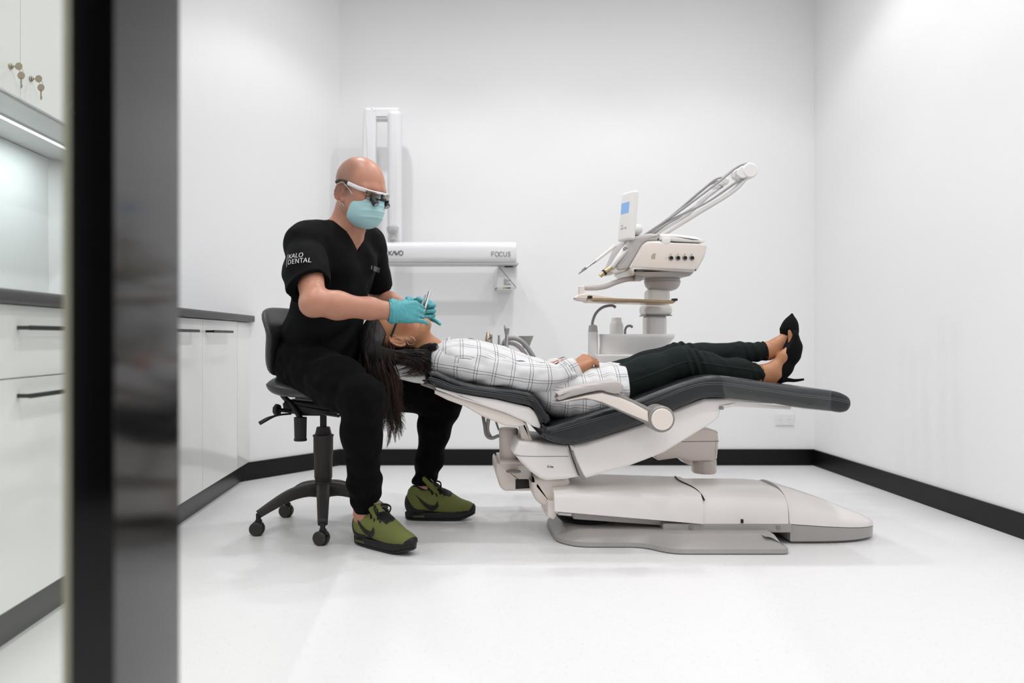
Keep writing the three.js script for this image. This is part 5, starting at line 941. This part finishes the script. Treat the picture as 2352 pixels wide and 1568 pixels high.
  part('face_mask', meshField(maskP, hp(0.05, -0.06, 0).addScalar(-0.16), hp(0.05, -0.06, 0).addScalar(0.16), 0.0024, (x, y, z, d) => {
    const q = into(headInv, x, y, z), zz = Math.abs(q.z);
    const topLine = -0.008 - 0.10 * zz + 0.012 * smooth(0.02, 0, zz), back = 0.034 - 0.036 * smooth(-0.045, -0.082, q.y);
    const fan = q.y + 0.052 + (0.115 - q.x) * 0.25; let pl = 0; for (const c of [0.020, -0.002, -0.026]) pl -= 0.0020 * Math.exp(-(((fan - c) / 0.0045) ** 2)) * smooth(0.066, 0.045, zz);
    return Math.max(d + pl, q.y - topLine, back - q.x, -0.128 - q.y);
  }), M.mask, man, 'pale teal pleated face mask');
  for (const s of [1, -1]) { part('ear_loop', tube([hp(0.040, -0.020, s * 0.066), hp(0.02, -0.002, s * 0.076), hp(0.002, 0.012, s * 0.086)], 0.0014, 20, 6), M.maskLoop, man, 'white elastic ear loop'); part('ear_loop', tube([hp(0.016, -0.080, s * 0.056), hp(0.010, -0.068, s * 0.068), hp(0.004, -0.056, s * 0.080)], 0.0014, 20, 6), M.maskLoop, man, 'white elastic ear loop'); }
  // loupes on white glasses
  const gl = new THREE.Group(); gl.name = 'loupe_glasses'; man.add(gl); gl.userData.label = 'white framed glasses with black magnifying loupes';
  const strip = (pts, w, h) => sweep(spline(pts, false, 30), (i, a) => [Math.cos(a) * h, Math.sin(a) * w], 10);
  for (const s of [1, -1]) {
    part('temple_tip', strip([hp(-0.050, 0.008, s * 0.080), hp(-0.03, 0.017, s * 0.083), hp(0.0, 0.018, s * 0.083), hp(0.018, 0.017, s * 0.081)], 0.003, 0.006), M.stoolBlack, gl, 'black temple tip');
    part('temple', strip([hp(0.014, 0.017, s * 0.082), hp(0.04, 0.014, s * 0.078), hp(0.065, 0.011, s * 0.071), hp(0.088, 0.010, s * 0.055)], 0.003, 0.0075), M.glassesWhite, gl, 'white temple');
    part('lens', (() => { const rings = []; for (let i = 0; i <= 10; i++) { const r = []; for (const [yy, t] of [[0.012, 0], [-0.030, 0], [-0.030, 1], [0.012, 1]]) { const a = lerp(0.10, 0.90, i / 10); r.push(hp(0.062 + 0.050 * Math.cos(a) + t * 0.0015, yy * (1 - 0.35 * (i / 10) * (yy < 0 ? 1 : 0)), s * (0.080 * Math.sin(a)))); } rings.push(r); } return toCreasedNormals(loft(s > 0 ? rings : rings.map((r) => r.slice().reverse())), 0.5); })(), M.lens, gl, 'clear lens');
    const o = hp(0.104, -0.014, s * 0.031), dv = V(0.80, -0.58, -s * 0.06).transformDirection(headM);
    const q = (a) => o.clone().addScaledVector(dv, a);
    part('loupe', [rod(q(-0.006), q(0.010), 0.0105, 0.0115, 24), rod(q(0.010), q(0.026), 0.0125, 0.0125, 24), rod(q(0.026), q(0.029), 0.0125, 0.011, 24)], M.stoolBlack, gl, 'black loupe barrel');
    part('loupe_lens', disc(q(0.0285), dv, 0.0095, 0.001, 20, 0.0003), std(0x9aa0a8, 0.05, { metalness: 0.4 }), gl);
  }
  part('brow_bar', strip([hp(0.086, 0.011, 0.057), hp(0.104, 0.011, 0.034), hp(0.114, 0.012, 0), hp(0.104, 0.011, -0.034), hp(0.086, 0.011, -0.057)], 0.003, 0.005), M.glassesWhite, gl, 'white brow bar');
  part('loupe_bridge', [rod(hp(0.122, -0.010, 0.032), hp(0.122, -0.010, -0.032), 0.004), rod(hp(0.114, 0.008, 0), hp(0.122, -0.010, 0), 0.0055), ball(hp(0.122, -0.006, 0), 0.008, 0.008, 0.012)], M.stoolBlack, gl, 'black loupe bridge');
  trainer(man, shoeN, dirN, true); trainer(man, shoeF, dirF, true);
}

// ---------------------------------------------------------------- the patient
{
  const wo = thing('person', 'person with long dark hair in a checked shirt lying on the dental chair', 'person');
  const ZC = 3.05, ang = 75 * Math.PI / 180;
  const headM = frame(at(908, 773, ZC), V(Math.cos(ang), Math.sin(ang), 0.04), V(-Math.sin(ang), Math.cos(ang), 0)); headM.scale(V(1.05, 1.05, 1.0));
  const hp = (x, y, z) => V(x, y, z).applyMatrix4(headM), headInv = headM.clone().invert();
  const A = at;
  const neckTop = hp(-0.015, -0.085, 0), neckLow = A(1012, 824, ZC);
  const shN = A(1034, 832, 2.93), elN = A(1165, 858, 2.875), wrN = A(1316, 850, 2.925), shF = A(1034, 828, 3.17), elF = A(1160, 852, 3.25), wrF = A(1302, 842, 3.12);
  const torso = [ell(A(1075, 834, ZC), [0.10, 0.050, 0.14], 0.05), ell(A(1160, 850, ZC), [0.13, 0.046, 0.13], 0.05), ell(A(1270, 890, ZC), [0.13, 0.048, 0.125], 0.05), ell(A(1370, 905, ZC), [0.12, 0.062, 0.14], 0.05), cap(shN, shF, 0.040, 0.040, 0.04)];
  const neck = [cap(neckTop, neckLow, 0.048, 0.048, 0.03), cap(hp(0.03, -0.09, 0), A(1010, 806, ZC), 0.030, 0.034, 0.03), cap(neckLow, shN, 0.042, 0.034, 0.03), cap(neckLow, shF, 0.042, 0.034, 0.03)];
  const arms = [...chain([[shN, 0.038], [elN, 0.032], [elN.clone().lerp(wrN, 0.35), 0.033], [wrN, 0.0235]], 0.02), ...chain([[shF, 0.038], [elF, 0.032], [wrF, 0.0235]], 0.02)];
  const hipN = A(1405, 893, 2.965), knN = A(1566, 834, 2.945), anN = A(1752, 860, 2.985), hipF = A(1405, 880, 3.14), knF = A(1557, 821, 3.09), anF = A(1762, 806, 3.03);
  const heelN = A(1786, 866, 2.975), ballN = A(1823, 802, 2.965), toeN = A(1813, 760, 2.965), heelF = A(1798, 806, 3.04), ballF = A(1811, 757, 3.035), toeF = A(1818, 724, 3.035);
  const legs = [...chain([[hipN, 0.062], [knN, 0.044], [knN.clone().lerp(anN, 0.3), 0.040], [anN, 0.029]], 0.012), ...chain([[hipF, 0.062], [knF, 0.044], [knF.clone().lerp(anF, 0.3), 0.040], [anF, 0.029]], 0.012),
    ...chain([[anN, 0.030], [A(1777, 850, 2.98), 0.028], [A(1806, 818, 2.97), 0.023], [ballN, 0.018], [toeN, 0.006]], 0.025), cap(anN, heelN, 0.027, 0.022, 0.03),
    ...chain([[anF, 0.029], [A(1786, 792, 3.035), 0.028], [A(1804, 774, 3.037), 0.019], [ballF, 0.014], [toeF, 0.004]], 0.015), cap(anF, heelF, 0.027, 0.022, 0.03)];
  const mirror = new THREE.Matrix4().makeScale(0.9, 0.9, -0.9), plain = new THREE.Matrix4().makeScale(0.9, 0.9, 0.9);
  const hN = frame(A(1318, 847, 2.93), V(0.80, 0.48, -0.36), V(-0.42, 0.72, 0.55)).multiply(mirror), hF = frame(A(1304, 842, 3.12), V(0.93, 0.06, 0.36), V(-0.1, 0.95, -0.1)).multiply(plain);
  const rest = handParts({ fingers: [[42, 46, 20, 3], [46, 46, 22], [48, 46, 22], [48, 42, 20, -4]], thumb: [[0.75, -0.5, 0.45], [0.85, -0.5, 0.1], [0.9, -0.4, 0]] });
  const rest2 = handParts({ fingers: [[25, 30, 15, 2], [28, 30, 15], [30, 30, 15], [30, 30, 15, -3]], thumb: [[0.8, -0.3, 0.5], [0.95, -0.2, 0.1], [1, -0.1, 0]] });
  const head = moved(headParts({ w: 0.95 }), headM);
  const all = [...torso, ...neck, ...head, ...arms, ...legs, ...moved(rest.P, hN), ...moved(rest2.P, hF)];
  const b = new THREE.Box3().setFromPoints([hp(0.13, 0, 0), hp(-0.13, 0, 0), hp(0, 0.14, 0), toeN, toeF, heelN, shN, shF, elN, elF, A(1340, 810, 2.9), A(1370, 960, 3.05)]); b.expandByScalar(0.09);
  const body = figure(all, b, 0.0044, neckTop.clone().lerp(neckLow, 0.35), neckTop.clone().sub(neckLow), new THREE.Box3(hp(0, 0, 0).addScalar(-0.18), hp(0, 0, 0).addScalar(0.18)), 0.003);
  const tone = lin(0xab7350), pale = lin(0xbd8763), rosy = lin(0xb4644c), lip = lin(0x9c4a44), dark = lin(0x2a1a12);
  paint(body, (x, y, z) => {
    const q = into(headInv, x, y, z), n = noise(x * 50, y * 50, z * 50) * 0.5 + noise(x * 15, y * 15, z * 15) * 0.5; let c = mix3(tone, pale, 0.5 + 0.4 * n);
    if (q.length() < 0.18) { c = mix3(c, rosy, 0.4 * smooth(0.045, 0.02, Math.hypot(q.x - 0.055, q.y + 0.035, Math.abs(q.z) - 0.045))); if (q.x > 0.076 && Math.abs(q.z) < 0.024 && q.y < -0.060 && q.y > -0.084) c = mix3(c, lip, 0.8); if (Math.abs(q.y - 0.023) < 0.003 && Math.abs(q.z) > 0.014 && Math.abs(q.z) < 0.05 && q.x > 0.06) c = mix3(c, dark, 0.8); }
    return c;
  });
  part('body', body, skinMat, wo, 'bare face, neck, hands and ankles');
  for (const s of [1, -1]) part('eye', ball(hp(0.077, -0.001, s * 0.032), 0.0125), std(0xa46e4c, 0.5), wo, 'closed eye');
  // dark glasses temple and shades
  part('glasses', [tube([hp(0.0, 0.010, 0.081), hp(0.04, 0.006, 0.078), hp(0.075, 0.004, 0.066), hp(0.10, 0.004, 0.03), hp(0.106, 0.004, 0), hp(0.10, 0.004, -0.03), hp(0.075, 0.004, -0.066), hp(0.0, 0.010, -0.081)], 0.004, 60, 8), ...[1, -1].map((s) => ball(hp(0.096, -0.008, s * 0.033), 0.006, 0.022, 0.026))], M.stoolBlack, wo, 'dark protective glasses');
  part('earring', new THREE.TorusGeometry(0.016, 0.0011, 8, 40).rotateX(0.25).translate(hp(0.004, -0.066, 0.080).x, hp(0.004, -0.066, 0.080).y, hp(0.004, -0.066, 0.082).z), M.silver, wo, 'silver hoop earring');
  // jeans
  const jean = [ell(A(1375, 902, ZC), [0.13, 0.080, 0.165], 0.06), ...chain([[hipN, 0.083], [hipN.clone().lerp(knN, 0.55), 0.072], [knN, 0.058], [knN.clone().lerp(anN, 0.28).add(V(0, -0.004, 0)), 0.053], [knN.clone().lerp(anN, 0.7), 0.043], [anN, 0.037]], 0.04), ...chain([[hipF, 0.083], [hipF.clone().lerp(knF, 0.55), 0.072], [knF, 0.059], [knF.clone().lerp(anF, 0.28).add(V(0, -0.004, 0)), 0.053], [knF.clone().lerp(anF, 0.7), 0.042], [anF, 0.036]], 0.02)];
  const cN = half(anN.clone().add(V(-0.006, 0, 0)), V(1, -0.05, 0)), cF = half(anF.clone().add(V(-0.010, 0, 0)), V(1, 0.15, 0)), fN = fieldOf(chain([[knN, 0.08], [anN, 0.05]], 0.01)), fF = fieldOf(chain([[knF, 0.08], [anF, 0.05]], 0.01));
  const jg = meshField(jean, b.min, b.max, 0.005, (x, y, z, d) => {
    d += 0.0022 * noise(x * 22, y * 30, z * 22) + 0.0012 * noise(x * 60, y * 60, z * 60);
    for (const k of [knN, knF]) { const t = x - k.x - 0.03; d -= 0.0028 * Math.sin((t + (y - k.y) * 0.35) * 210) * smooth(0.05, 0.01, Math.abs(t)); }
    const a = anF.x - 0.05 - x; d -= 0.002 * Math.sin((x + 0.4 * y) * 190) * smooth(0.09, 0.02, Math.abs(a));
    return Math.max(d, x > anN.x - 0.1 ? (fN(x, y, z) < fF(x, y, z) ? cN : cF)(x, y, z) : -1);
  });
  const jeans = part('jeans', jg, M.jeans, wo, 'dark green jeans'); const jf = jg.userData.field;
  { // outer seams and turned hems
    const sp = [];
    for (const [h, k, a] of [[hipN, knN, anN], [hipF, knF, anF]]) { const pts = []; for (let i = 0; i <= 26; i++) { const t = i / 26, c = t < 0.45 ? h.clone().lerp(k, t / 0.45) : k.clone().lerp(a, (t - 0.45) / 0.55 * 0.93); let q = c.clone().add(V(0, 0.012, 0.14)); for (let s = 0; s < 60; s++) { const d = jf(q.x, q.y, q.z); if (d < 0.0005) break; q.z -= d * 0.7; } q.z += 0.0006; pts.push(q); } sp.push(tube(pts, 0.0013, 100, 5)); }
    part('seam', sp[0], M.jeansSeam, jeans);
    for (const [a, dirn, r] of [[anN, V(1, -0.05, 0), 0.0375], [anF, V(1, 0.15, 0), 0.0365]]) { const ring = [], m = frame(a.clone().add(V(-0.012, 0, 0)), dirn, V(0, 1, 0)); for (let j = 0; j < 28; j++) { const q = j / 28 * Math.PI * 2; ring.push(V(0, Math.cos(q) * r, Math.sin(q) * r).applyMatrix4(m)); } part('hem', tube(ring, 0.0028, 60, 6, true), M.jeans, jeans); }
  }
  // pointed court shoes
  const court = (list, cut, lo, hi, heel, label) => { const g = new THREE.Group(); g.name = 'shoe'; wo.add(g); g.userData.label = label; part('upper', meshField(list, lo, hi, 0.003, (x, y, z, d) => Math.max(d, ...cut.map((c) => c(x, y, z)))), M.suede, g, 'black suede upper'); part('heel', heel, M.suede, g, 'thin black stiletto heel'); };
  const bN = new THREE.Box3().setFromPoints([heelN, ballN, toeN]); bN.expandByScalar(0.06);
  const line = (a, c) => { const u = c.clone().sub(a); return half(a, V(-u.y, u.x, 0)); };   // positive on the left of a -> c
  const edgeN = line(A(1766, 884, 2.97), A(1806, 794, 2.97)), ballY = A(0, 800, 2.97).y, toeX = A(1805, 0, 2.966).x, edgeF = line(A(1790, 800, 3.036), A(1808, 772, 3.036)), vampF = half(A(1790, 766, 3.036), V(-0.25, -0.97, 0));
  court([...chain([[A(1788, 866, 2.975), 0.027], [A(1803, 846, 2.97), 0.025], [A(1817, 815, 2.968), 0.031], [A(1820, 796, 2.966), 0.032], [A(1817, 772, 2.966), 0.023], [A(1809, 748, 2.966), 0.005]], 0.02)], [(x, y, z) => Math.max(edgeN(x, y, z), y > ballY ? toeX - x : -1)], bN.min, bN.max,
    [tube([A(1790, 874, 2.972), A(1806, 872, 2.970), A(1826, 873.5, 2.970), A(1846, 871, 2.970)], (s) => lerp(0.015, 0.0042, Math.pow(s, 0.5)), 30, 12)], 'black suede court shoe with stiletto heel, crossed in front');
  const bF = new THREE.Box3().setFromPoints([heelF, ballF, toeF]); bF.expandByScalar(0.06);
  court([...chain([[A(1800, 806, 3.04), 0.026], [A(1813, 780, 3.036), 0.027], [A(1813, 757, 3.036), 0.031], [A(1816, 742, 3.036), 0.022], [A(1819, 722, 3.036), 0.005]], 0.02)], [(x, y, z) => Math.min(edgeF(x, y, z), vampF(x, y, z))], bF.min, bF.max,
    [tube([A(1806, 812, 3.042), A(1814, 812, 3.06), A(1822, 810, 3.10)], (s) => lerp(0.014, 0.0042, Math.pow(s, 0.5)), 30, 12)], 'black suede court shoe behind the other foot');
  // checked shirt: lofted trunk and sleeves with woven lines
  const plaid = canvasTex(512, 512, (g, w, h) => { g.fillStyle = '#dddbdc'; g.fillRect(0, 0, w, h); g.fillStyle = '#1d1b20'; for (const [p, t] of [[110, 11], [190, 11]]) { g.fillRect(p, 0, t, h); g.fillRect(0, p, w, t); } g.globalAlpha = 0.10; g.fillStyle = '#888'; for (let i = 0; i < 512; i += 4) { g.fillRect(i, 0, 1, h); g.fillRect(0, i, w, 1); } });
  plaid.anisotropy = 8; plaid.repeat.set(1 / 0.066, 1 / 0.066);
  const cloth = new THREE.MeshPhysicalMaterial({ color: 0xffffff, map: plaid, roughness: 0.85, sheen: 0.2, sheenColor: new THREE.Color(0xffffff) });
  const st = [[984, 806, 842, 0.062, 0.0], [992, 798, 850, 0.105, 0], [1006, 788, 858, 0.160, 0], [1026, 781, 864, 0.195, 0], [1052, 778, 872, 0.212, 0], [1085, 780, 880, 0.212, 0], [1115, 785, 886, 0.208, 0], [1150, 794, 892, 0.202, 0], [1184, 804, 899, 0.197, 0], [1215, 815, 914, 0.193, 0], [1243, 825, 940, 0.192, 0], [1270, 832, 958, 0.194, 0], [1300, 836, 964, 0.196, 0], [1330, 838, 970, 0.200, 0], [1362, 836, 966, 0.204, 0], [1392, 833, 955, 0.206, 0], [1412, 831, 944, 0.207, 0], [1419, 831, 938, 0.207, 0]];
  const cur = (n) => new THREE.CatmullRomCurve3(st.map((s) => V(s[0], s[n], 0)), false, 'centripetal');
  const c1 = cur(1), c2 = cur(2), c3 = new THREE.CatmullRomCurve3(st.map((s) => V(s[0], s[3] * 1000, 0)), false, 'centripetal'), NS = 110, NR = 96, rings = [], lens = [], arcs = [];
  for (let i = 0; i <= NS; i++) {
    const t = i / NS, a = c1.getPoint(t), bq = c2.getPoint(t), w = c3.getPoint(t).y / 1000, top = A(a.x, a.y, ZC), bot = A(bq.x, bq.y, ZC), r = [], arc = [0];
    for (let j = 0; j < NR; j++) {
      const q = j / NR * Math.PI * 2 + Math.PI, cy = Math.cos(q), cz = Math.sin(q), n = 2.5, y = Math.sign(cy) * Math.pow(Math.abs(cy), 2 / n), z = Math.sign(cz) * Math.pow(Math.abs(cz), 2 / n);
      const p = V(top.x, lerp(bot.y, top.y, (y + 1) / 2), -ZC + z * w * (cy < 0 ? 1 : 0.985));
      const k = 0.006 * noise(p.x * 14, p.y * 20, p.z * 14) + 0.004 * noise(p.x * 34 + 5, p.y * 34, p.z * 30) + 0.005 * Math.sin(p.x * 60 + p.y * 50 + noise(p.x * 8, p.y * 8, p.z * 8) * 4) * smooth(1210, 1290, a.x) * (0.5 + 0.5 * Math.abs(cz));
      p.y += k * cy; p.z += k * cz; r.push(p); if (j) arc.push(arc[j - 1] + p.distanceTo(r[j - 1]));
    }
    arc.push(arc[NR - 1] + r[NR - 1].distanceTo(r[0])); rings.push(r); arcs.push(arc); lens.push(i ? lens[i - 1] + Math.hypot(A(a.x, 0, ZC).x - A(c1.getPoint((i - 1) / NS).x, 0, ZC).x, 0.25 * (top.y - rings[i - 1][NR / 2].y)) : 0);
  }
  const lastIn = rings[NS].map((p) => p.clone().lerp(V(p.x - 0.01, rings[NS][0].y * 0.5 + rings[NS][NR / 2].y * 0.5, -ZC), 0.04)); rings.push(lastIn); arcs.push(arcs[NS]); lens.push(lens[NS] + 0.004);
  const shirt = part('shirt', loft(rings, true, (i, j) => [lens[i] + 0.02, arcs[i][j] - arcs[i][NR] / 2 + 0.011 * Math.sin(lens[i] * 14)]), cloth, wo, 'white shirt with thin black windowpane checks');
  const sleeve = (pts, rad, name) => {
    const P0 = spline(pts, false, 80), n = P0.length; let u = 0; const L = P0.map((p, i) => (u += i ? p.distanceTo(P0[i - 1]) : 0));
    const g = sweep(P0, (i, a) => { const s = i / (n - 1), r0 = rad[Math.min(rad.length - 2, Math.floor(s * (rad.length - 1)))], r1 = rad[Math.min(rad.length - 1, Math.floor(s * (rad.length - 1)) + 1)], f = s * (rad.length - 1) - Math.min(rad.length - 2, Math.floor(s * (rad.length - 1))); let r = lerp(r0, r1, f * f * (3 - 2 * f)); const p = P0[i]; r += 0.0045 * noise(p.x * 18, Math.cos(a) * 2.2, Math.sin(a) * 2.2) + 0.004 * Math.sin(L[i] * 70 + a * 1.3 + noise(p.x * 9, a, 3) * 3) * (smooth(0.25, 0.5, s) * smooth(0.75, 0.55, s) + smooth(0.7, 0.9, s)) + 0.002 * noise(p.x * 50, Math.cos(a) * 5, Math.sin(a) * 5); return [r * Math.cos(a), r * Math.sin(a)]; }, 40);
    const uv = g.attributes.uv; for (let i = 0; i < uv.count; i++) uv.setXY(i, uv.getX(i) + 0.03, uv.getY(i) * 0.34 + 0.02);
    return part(name, g, cloth, shirt, 'rolled up checked sleeve');
  };
  sleeve([A(1000, 828, 2.965), A(1022, 832, 2.925), A(1060, 838, 2.895), A(1110, 847, 2.882), A(1165, 857, 2.877), A(1225, 866, 2.878), A(1278, 866, 2.892), A(1306, 856, 2.915)], [0.045, 0.060, 0.059, 0.057, 0.056, 0.056, 0.052, 0.046], 'sleeve');
  sleeve([A(1002, 824, 3.15), A(1040, 830, 3.21), A(1110, 842, 3.235), A(1165, 852, 3.24), A(1225, 858, 3.22), A(1280, 848, 3.16), A(1300, 842, 3.13)], [0.045, 0.058, 0.055, 0.052, 0.050, 0.046, 0.040], 'sleeve');
  { const P0 = [A(1299, 859, 2.905), A(1307, 855, 2.912), A(1315, 851, 2.920), A(1321, 848, 2.925)]; const g = sweep(spline(P0, false, 16), (i, a) => { const r = lerp(0.047, 0.042, i / 16) + 0.003 * Math.sin(a * 3 + 1); return [r * Math.cos(a) * 1.08, r * Math.sin(a)]; }, 36); const uv = g.attributes.uv; for (let i = 0; i < uv.count; i++) uv.setXY(i, uv.getX(i) + 0.008, uv.getY(i) * 0.30); part('cuff', g, cloth, shirt, 'turned back cuff'); }
  { // collar round the neck
    const ring = []; for (let j = 0; j <= 30; j++) { const a = lerp(-2.5, 2.5, j / 30); ring.push(V(A(1008, 0, ZC).x + 0.020 * Math.cos(a) + 0.012, A(0, 818, ZC).y + 0.066 * Math.cos(a) * 0.95, -ZC + 0.085 * Math.sin(a))); }
    const g = sweep(ring, (i, a) => [0.020 * Math.cos(a), 0.006 * Math.sin(a)], 14); const uv = g.attributes.uv; for (let i = 0; i < uv.count; i++) uv.setXY(i, uv.getX(i), uv.getY(i) * 0.06); part('collar', g, cloth, shirt, 'soft shirt collar'); }
  part('black_strap', tube([A(1062, 781, 3.06), A(1080, 780.5, 3.06), A(1100, 785, 3.06)], (s) => 0.006 * Math.sin(Math.PI * clamp(s, 0.05, 0.95)) + 0.001, 24, 8), M.stoolBlack, shirt, 'black strip on the chest');  // black strip along the top of the chest
  // hair: cap over the skull, mass beside the neck, long falling locks
  const capP = [...grown(moved([ell(V(-0.014, 0.034, 0), [0.099, 0.086, 0.075], 0.02), ell(V(-0.03, -0.01, 0), [0.075, 0.08, 0.072], 0.03)], headM), 0.013), ell(A(940, 826, 3.02), [0.085, 0.030, 0.125], 0.05), ell(A(968, 828, 2.96), [0.050, 0.022, 0.05], 0.04), ell(A(878, 800, 3.02), [0.06, 0.075, 0.10], 0.05),
    ...chain([[A(872, 815, 2.99), 0.055], [A(884, 870, 2.97), 0.045], [A(892, 920, 2.96), 0.030], [A(896, 960, 2.96), 0.012]], 0.04), ...chain([[A(866, 815, 3.06), 0.05], [A(876, 880, 3.04), 0.04], [A(884, 930, 3.02), 0.014]], 0.04)];
  const hairB = new THREE.Box3().setFromPoints([hp(0, 0.15, 0), hp(-0.13, 0, 0.1), A(1000, 860, 2.88), hp(0.08, 0.08, -0.1), A(860, 870, 3.2), A(896, 980, 2.95)]); hairB.expandByScalar(0.05);
  const hg = meshField(capP, hairB.min, hairB.max, 0.0045, (x, y, z, d) => { const q = into(headInv, x, y, z); d += 0.0018 * noise(x * 90, y * 20, z * 90); let cutF = q.x - (0.056 - 0.95 * smooth(0.095, -0.01, q.y) * 0.075); if (Math.abs(q.z) > 0.055 && q.y < 0.03 && q.y > -0.08) cutF = Math.max(cutF, q.x + 0.042); return q.y > -0.11 && q.x > -0.06 ? Math.max(d, cutF) : d; });
  const hair = part('hair', hg, M.hair, wo, 'long dark brown hair');
  const lock = (pts, r) => sweep(spline(pts, false, 18), (i, a) => { const s = i / 18, q = r * (0.4 + 0.6 * Math.sin(Math.PI * Math.min(1, s * 1.5 + 0.12))) * (1 - Math.pow(s, 5)) + 0.00025; return [q * Math.cos(a), q * 0.7 * Math.sin(a)]; }, 4);
  const darkL = [], brownL = [], gauss = () => rnd() + rnd() + rnd() - 1.5;
  const bunches = []; for (let i = 0; i < 46; i++) { const u = rnd(); bunches.push({ u, x0: lerp(838, 890, u) + gauss() * 4, x1: lerp(850, 922, Math.pow(u, 0.9)) + gauss() * 6, z: lerp(2.905, 3.05, rnd()), w: gauss() * 9, w2: gauss() * 9, flick: gauss() * 12 + (u > 0.6 ? 9 : 0), len: 0 }); bunches[i].len = 1036 - Math.abs(bunches[i].x1 - 893) * 1.5 - 62 * Math.pow(rnd(), 1.4); }
  for (const b2 of bunches) for (let k = 0; k < 26; k++) {
    const dx = gauss() * 7, dz = gauss() * 0.016, y0 = 770 + 50 * rnd(), len = b2.len - 70 * Math.pow(rnd(), 2.2), c = 0.35;
    const p = [A(b2.x0 + dx * 1.3, y0, lerp(3.0, 3.09, rnd())), A(lerp(b2.x0, b2.x1, 0.5) + dx + b2.w * 0.3, lerp(y0, len, 0.32), b2.z + dz), A(b2.x1 + dx * 0.8 + b2.w, lerp(y0, len, 0.6), b2.z + dz), A(b2.x1 + dx * 0.6 + b2.w2 * 0.6, lerp(y0, len, 0.84), b2.z + dz * 0.7), A(b2.x1 + dx * c + b2.flick, len, b2.z + dz * 0.4)];
    (rnd() < 0.55 ? darkL : brownL).push(lock(p, lerp(0.0009, 0.0024, rnd() * rnd())));
  }
  for (let i = 0; i < 420; i++) { // curls lying on the headrest and by the collar
    const u = rnd(), z = lerp(2.895, 2.99, rnd()), a = rnd();
    const p = [A(lerp(905, 935, u), lerp(803, 816, a), z), A(lerp(930, 955, u), lerp(804, 826, a), z - 0.01), A(lerp(950, 988, u), lerp(804, 840, a), z - 0.012), A(lerp(938, 988, u) + 6, lerp(828, 858, a), z - 0.01), A(lerp(908, 965, u), lerp(844, 868, a), z)];
    (rnd() < 0.75 ? darkL : brownL).push(lock(p, lerp(0.0009, 0.0024, rnd() * rnd())));
  }
  for (let i = 0; i < 120; i++) { const u = rnd(), z = lerp(2.93, 3.0, rnd()); darkL.push(lock([A(lerp(955, 985, u), 800 + 20 * rnd(), z), A(lerp(975, 995, u), 790 + 14 * rnd(), z - 0.015), A(lerp(988, 1006, u), 788 + 16 * rnd(), z - 0.02), A(lerp(982, 1002, u), 815 + 18 * rnd(), z - 0.02)], lerp(0.0008, 0.002, rnd()))); }
  part('locks', mergeGeometries(darkL), M.hair, hair, 'dark falling locks'); part('locks', mergeGeometries(brownL), M.hairBrown, hair, 'brown falling locks');
}
// instruments held over the patient's mouth
{
  const t = thing('dental_handpiece', 'bright steel handpiece held between the teal gloves', 'instrument'); const a = at(976, 708, 2.94), c = at(987, 670, 2.98);
  part('body', [rod(a, c, 0.0045, 0.0058, 18), ball(c, 0.0056)], M.steel, t); part('tip', rod(a, a.clone().add(V(-0.012, -0.03, -0.01)), 0.0045, 0.001, 12), M.steel, t);
  const m = thing('dental_mirror', 'slim dark handled dental mirror beside the steel handpiece', 'instrument'), p = at(969, 700, 2.95), q = at(977, 678, 2.98);
  part('handle', [rod(p, q, 0.0036, 0.0036, 14), ball(q, 0.0036)], M.hose, m); part('shank', rod(p, p.clone().add(V(-0.008, -0.022, -0.006)), 0.0016, 0.0016, 8), M.steel, m);
}

// every thing's group stands at the thing's base
scene.updateMatrixWorld(true);
for (const g of scene.children) if (g.isGroup && g.position.lengthSq() === 0) {
  const b = new THREE.Box3().setFromObject(g), c = V((b.min.x + b.max.x) / 2, b.min.y, (b.min.z + b.max.z) / 2);
  g.position.copy(c); for (const k of g.children) k.position.sub(c);
}
shade(scene);
renderer.render(scene, camera);
